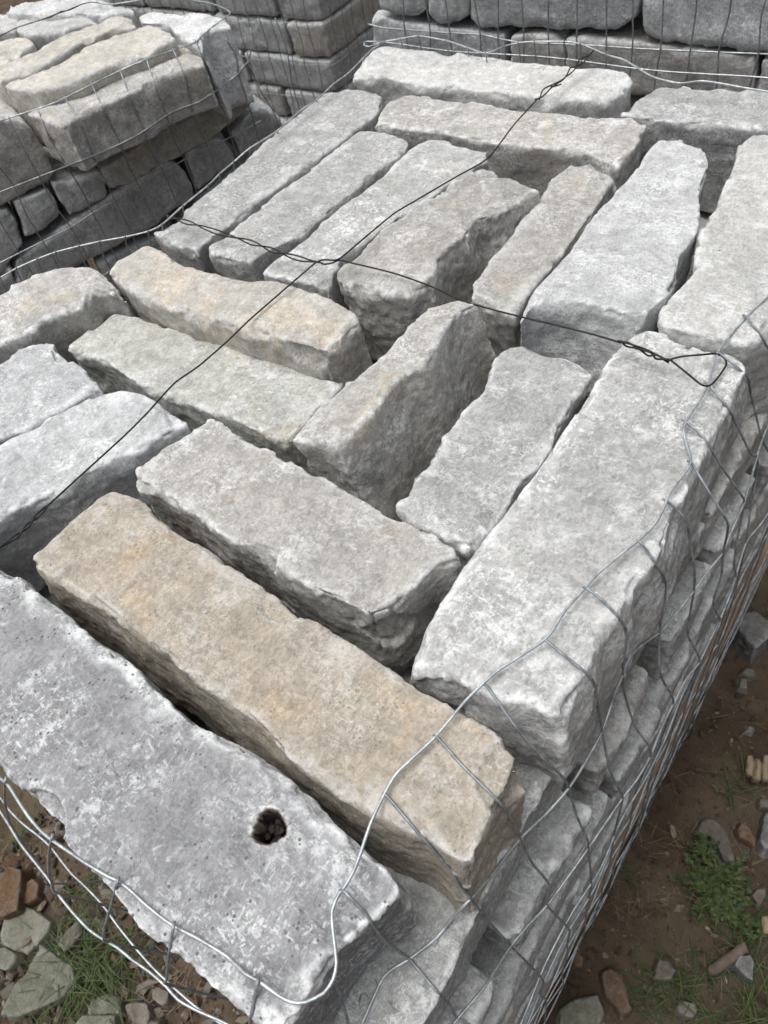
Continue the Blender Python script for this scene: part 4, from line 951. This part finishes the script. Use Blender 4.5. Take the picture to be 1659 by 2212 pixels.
def plank_thing(name, label, cat, px, T, mat, split=0):
    P = [on_z(p[0], p[1], GZ + T + .02) for p in px]
    ar = sum(P[i][0] * P[(i + 1) % 4][1] - P[(i + 1) % 4][0] * P[i][1] for i in range(4))
    if ar < 0: P = P[::-1]
    o = block(name, [[P[0]], [P[1]], [P[2]], [P[3]]], (0, 0, -T), mat, res=.008, rnd=2, taper=0, belly=0, chip=.8, amp=1.4)
    return tag(o, label, cat)
plank_thing('wood_chip', 'chunk of split firewood with pale grain at the right edge', 'wood piece', q3([(1475,190),(1490,40),(1560,50),(1545,230)]), .05, M_CHIP)
plank_thing('wood_chip', 'pointed pale splinter leaning on the firewood chunk', 'wood piece', q3([(1548,235),(1562,80),(1600,90),(1605,250)]), .06, M_CHIP)
plank_thing('wood_chip', 'right-hand strip of the split firewood at the right edge', 'wood piece', q3([(1612,250),(1620,50),(1680,60),(1680,270)]), .045, M_CHIP)
plank_thing('wood_chip', 'layered wood block at the right edge below the weed', 'wood piece', q3([(1605,1480),(1610,1320),(1700,1330),(1700,1490)]), .07, M_CHIP)
plank_thing('wood_chip', 'thin pale splinter standing beside the twig', 'wood piece', q3([(1300,1800),(1320,1790),(1352,1900),(1330,1920)]), .02, M_CHIP)
plank_thing('wood_chip', 'short pale splinter in the bare soil middle right', 'wood piece', q3([(880,610),(900,600),(920,700),(902,720)]), .015, M_CHIP)
plank_thing('wood_chip', 'flat pale splinter pointing at the twig', 'wood piece', q3([(1130,1430),(1150,1420),(1240,1460),(1230,1475)]), .015, M_CHIP)
tw = wire('twig', [on_z(*p, GZ + z) for p, z in zip(q3([(1200,1775),(1250,1755),(1330,1690),(1400,1650),(1450,1600),(1490,1590)]), (.03, .045, .05, .05, .05, .06))], .018, M_TWIG, None, step=.02, seg=9)
tag(tw, 'thick grey-brown twig lying beside the pointed grey stone', 'twig')

# loose gravel: nobody could count it
def gravel():
    rs = np.random.RandomState(5); V = []; F = []; base = 0
    m, t, b = new_mat('gravel_mix'); g = N(t, 'ShaderNodeNewGeometry'); tc = N(t, 'ShaderNodeTexCoord')
    r_ = N(t, 'ShaderNodeValToRGB'); r_.color_ramp.interpolation = 'CONSTANT'; lk(t, g.outputs['Random Per Island'], r_.inputs[0])
    cols = [(.07, .05, .034), (.105, .075, .052), (.16, .13, .10), (.085, .042, .022), (.11, .108, .10), (.04, .028, .019), (.17, .15, .125), (.065, .046, .032)]
    el = r_.color_ramp.elements
    el[0].position = 0; el[0].color = (*cols[0], 1); el[1].position = 1 / 8; el[1].color = (*cols[1], 1)
    for i in range(2, 8): e = el.new(i / 8); e.color = (*cols[i], 1)
    nn = mix(t, noise(t, tc.outputs['Object'], 150, 5, .7), (.6, .6, .6), (1.4, 1.4, 1.4))
    lk(t, mix(t, 1.0, r_.outputs[0], nn, 'MULTIPLY'), b.inputs['Base Color']); b.inputs['Roughness'].default_value = .9
    ico = [(0, 0, 1), (.89, 0, .45), (.28, .85, .45), (-.72, .53, .45), (-.72, -.53, .45), (.28, -.85, .45), (.72, .53, -.45), (-.28, .85, -.45), (-.89, 0, -.45), (-.28, -.85, -.45), (.72, -.53, -.45), (0, 0, -1)]
    fi = [(0,1,2),(0,2,3),(0,3,4),(0,4,5),(0,5,1),(1,6,2),(2,6,7),(2,7,3),(3,7,8),(3,8,4),(4,8,9),(4,9,5),(5,9,10),(5,10,1),(1,10,6),(11,7,6),(11,8,7),(11,9,8),(11,10,9),(11,6,10)]
    ico = np.array(ico)
    regs = [(-.05, 1.3, -.4, 2.6, 5200, .85), (-2.3, -.55, -1.2, -.15, 2600, 1.8), (-4.5, -1.9, .3, 3.8, 300, 1.5), (1.3, 2.4, -.8, 3.2, 500, 1.0)]
    for x0, x1, y0, y1, n, sc in regs:
        x = rs.uniform(x0, x1, n); y = rs.uniform(y0, y1, n); h = ground_h(x, y)
        dens = fbm(np.stack([x, y, x * 0], 1) * 2.2, 3)
        for i in range(n):
            if dens[i] < rs.uniform(-.7, .3) and sc < 1.5: continue
            r = (.004 + .014 * rs.rand() ** 4) * sc; A = rs.normal(size=(3, 3)); A, _ = np.linalg.qr(A)
            v = (ico * (1 + rs.uniform(-.3, .3, (12, 1)))) * [r * rs.uniform(.9, 1.8), r, r * .6]
            V.append(v @ A + [x[i], y[i], GZ + h[i] + r * .2]); F += [tuple(a + base for a in f) for f in fi]; base += 12
    o = link_mesh('gravel', np.vstack(V), F, m, smooth=False); tag(o, 'loose brown and grey gravel scattered over the soil', 'gravel', None, 'stuff')
gravel()
def blades(name, label, spots, mat, kind='stuff', cat='grass'):
    rs = np.random.RandomState(hash(name) % 1000 if False else len(spots)); V = []; F = []; b = 0
    for (c, rad, n, L, wdt, up) in spots:
        for _ in range(n):
            a = rs.uniform(0, 6.28); rr = rad * rs.rand() ** .5; p = np.array([c[0] + rr * math.cos(a), c[1] + rr * math.sin(a), c[2]])
            d = rs.uniform(0, 6.28); l = L * rs.uniform(.4, 1.1); k = 5; dirv = np.array([math.cos(d), math.sin(d), 0]); sv = np.array([-math.sin(d), math.cos(d), 0])
            lift = up * rs.uniform(.4, 1.1)
            for i in range(k + 1):
                s = i / k; q = p + dirv * l * s + np.array([0, 0, lift * l * (s - .85 * s * s) + .004]); wv = sv * wdt * (1 - s) ** .7 * (.4 + min(1, s * 4) * .6)
                V += [q - wv, q + wv]
            for i in range(k): F.append((b + 2 * i, b + 2 * i + 1, b + 2 * i + 3, b + 2 * i + 2))
            b += 2 * (k + 1)
    o = link_mesh(name, np.array(V), F, mat); return tag(o, label, cat, None, kind)
gp = lambda x, y: on_z(x, y, GZ)
blades('grass', 'sparse green grass growing out of the soil', [
  (gp(185,2075), .13, 130, .20, .0026, 1.5), (gp(235,2110), .13, 110, .20, .0026, 1.4), (gp(150,2030), .09, 60, .17, .0023, 1.4), (gp(120,2190), .10, 70, .16, .0023, 1.3), (gp(45,2060), .05, 30, .15, .0023, 1.4),
  (gp(60,1800), .08, 30, .13, .0023, 1.4), (gp(200,1925), .08, 40, .13, .0023, 1.4),
  (gp(1590,1690), .05, 12, .16, .003, 1.0), (gp(1570,1710), .03, 8, .14, .003, 1.0), (gp(1440,2140), .08, 40, .14, .0023, 1.4), (gp(1400,2180), .08, 40, .14, .0023, 1.4), (gp(1470,2120), .06, 25, .14, .0023, 1.3),
  (gp(1610,2030), .07, 45, .12, .0026, 1.5), (gp(1640,2180), .09, 60, .16, .0023, 1.4), (gp(1560,2190), .07, 30, .15, .0023, 1.3), (gp(1540,2100), .05, 16, .14, .0023, 1.3), (gp(1500,2050), .05, 10, .14, .0023, 1.1),
  (gp(1640,1990), .05, 25, .12, .0023, 1.4), (gp(1345,1890), .03, 10, .10, .0023, 1.4)], M_GRASS)
rs_ = np.random.RandomState(8)
blades('straw', 'dry straw and dead stalks lying on the soil',
  [(gp(rs_.uniform(1280, 1659), rs_.uniform(1500, 2212)), .06, 4, .12, .002, .12) for _ in range(70)] + [(gp(rs_.uniform(0, 420), rs_.uniform(1750, 2212)), .08, 5, .15, .002, .15) for _ in range(45)] + [(gp(1450,1940), .03, 16, .12, .002, .15)], M_STRAW, cat='straw')
# the low spreading weed
def weed(label, cx, cy, spread, n, seed):
    rs = np.random.RandomState(seed); c = gp(cx, cy); e = empty('weed_plant', c); tag(e, label, 'weed')
    V = []; F = []; b = 0; SV = []; SF = []; sb = 0
    for k in range(n):
        a = rs.uniform(0, 6.28); L = spread * rs.uniform(.35, 1.0); tip = c + np.array([math.cos(a) * L * 1.0, math.sin(a) * L, .03 + .03 * rs.rand()])
        path = catmull([c + [0, 0, .005], (c + tip) / 2 + np.append(rs.uniform(-.02, .02, 2), .035), tip], .012)
        v, f = tube_geo(path, .0017, 4); SV.append(v); SF += [tuple(i + sb for i in x) for x in f]; sb += len(v)
        for p in path[2:]:
            for s in range(3):
                d = rs.uniform(0, 6.28); l = rs.uniform(.010, .020); dv = np.array([math.cos(d), math.sin(d), rs.uniform(-.1, .6)]); sv = np.array([-math.sin(d), math.cos(d), rs.uniform(-.3, .3)]) * l * .42
                V += [p, p + dv * l * .55 + sv, p + dv * l, p + dv * l * .55 - sv]; F.append((b, b + 1, b + 2, b + 3)); b += 4
    link_mesh('stem', np.vstack(SV), SF, M_STEM, e); link_mesh('leaves', np.array(V), F, M_WEED, e, smooth=False)
weed('bushy low green weed spreading over the bare soil right of the stack', 1545, 1915, .17, 38, 1)
weed('lower trailing arm of green weed with a thin outline', 1590, 1985, .12, 16, 2)
weed('small tip of green weed above the rose-brown slab', 1522, 1840, .07, 10, 3)
# small pallet edge of the rear stacks is hidden; nothing more to build
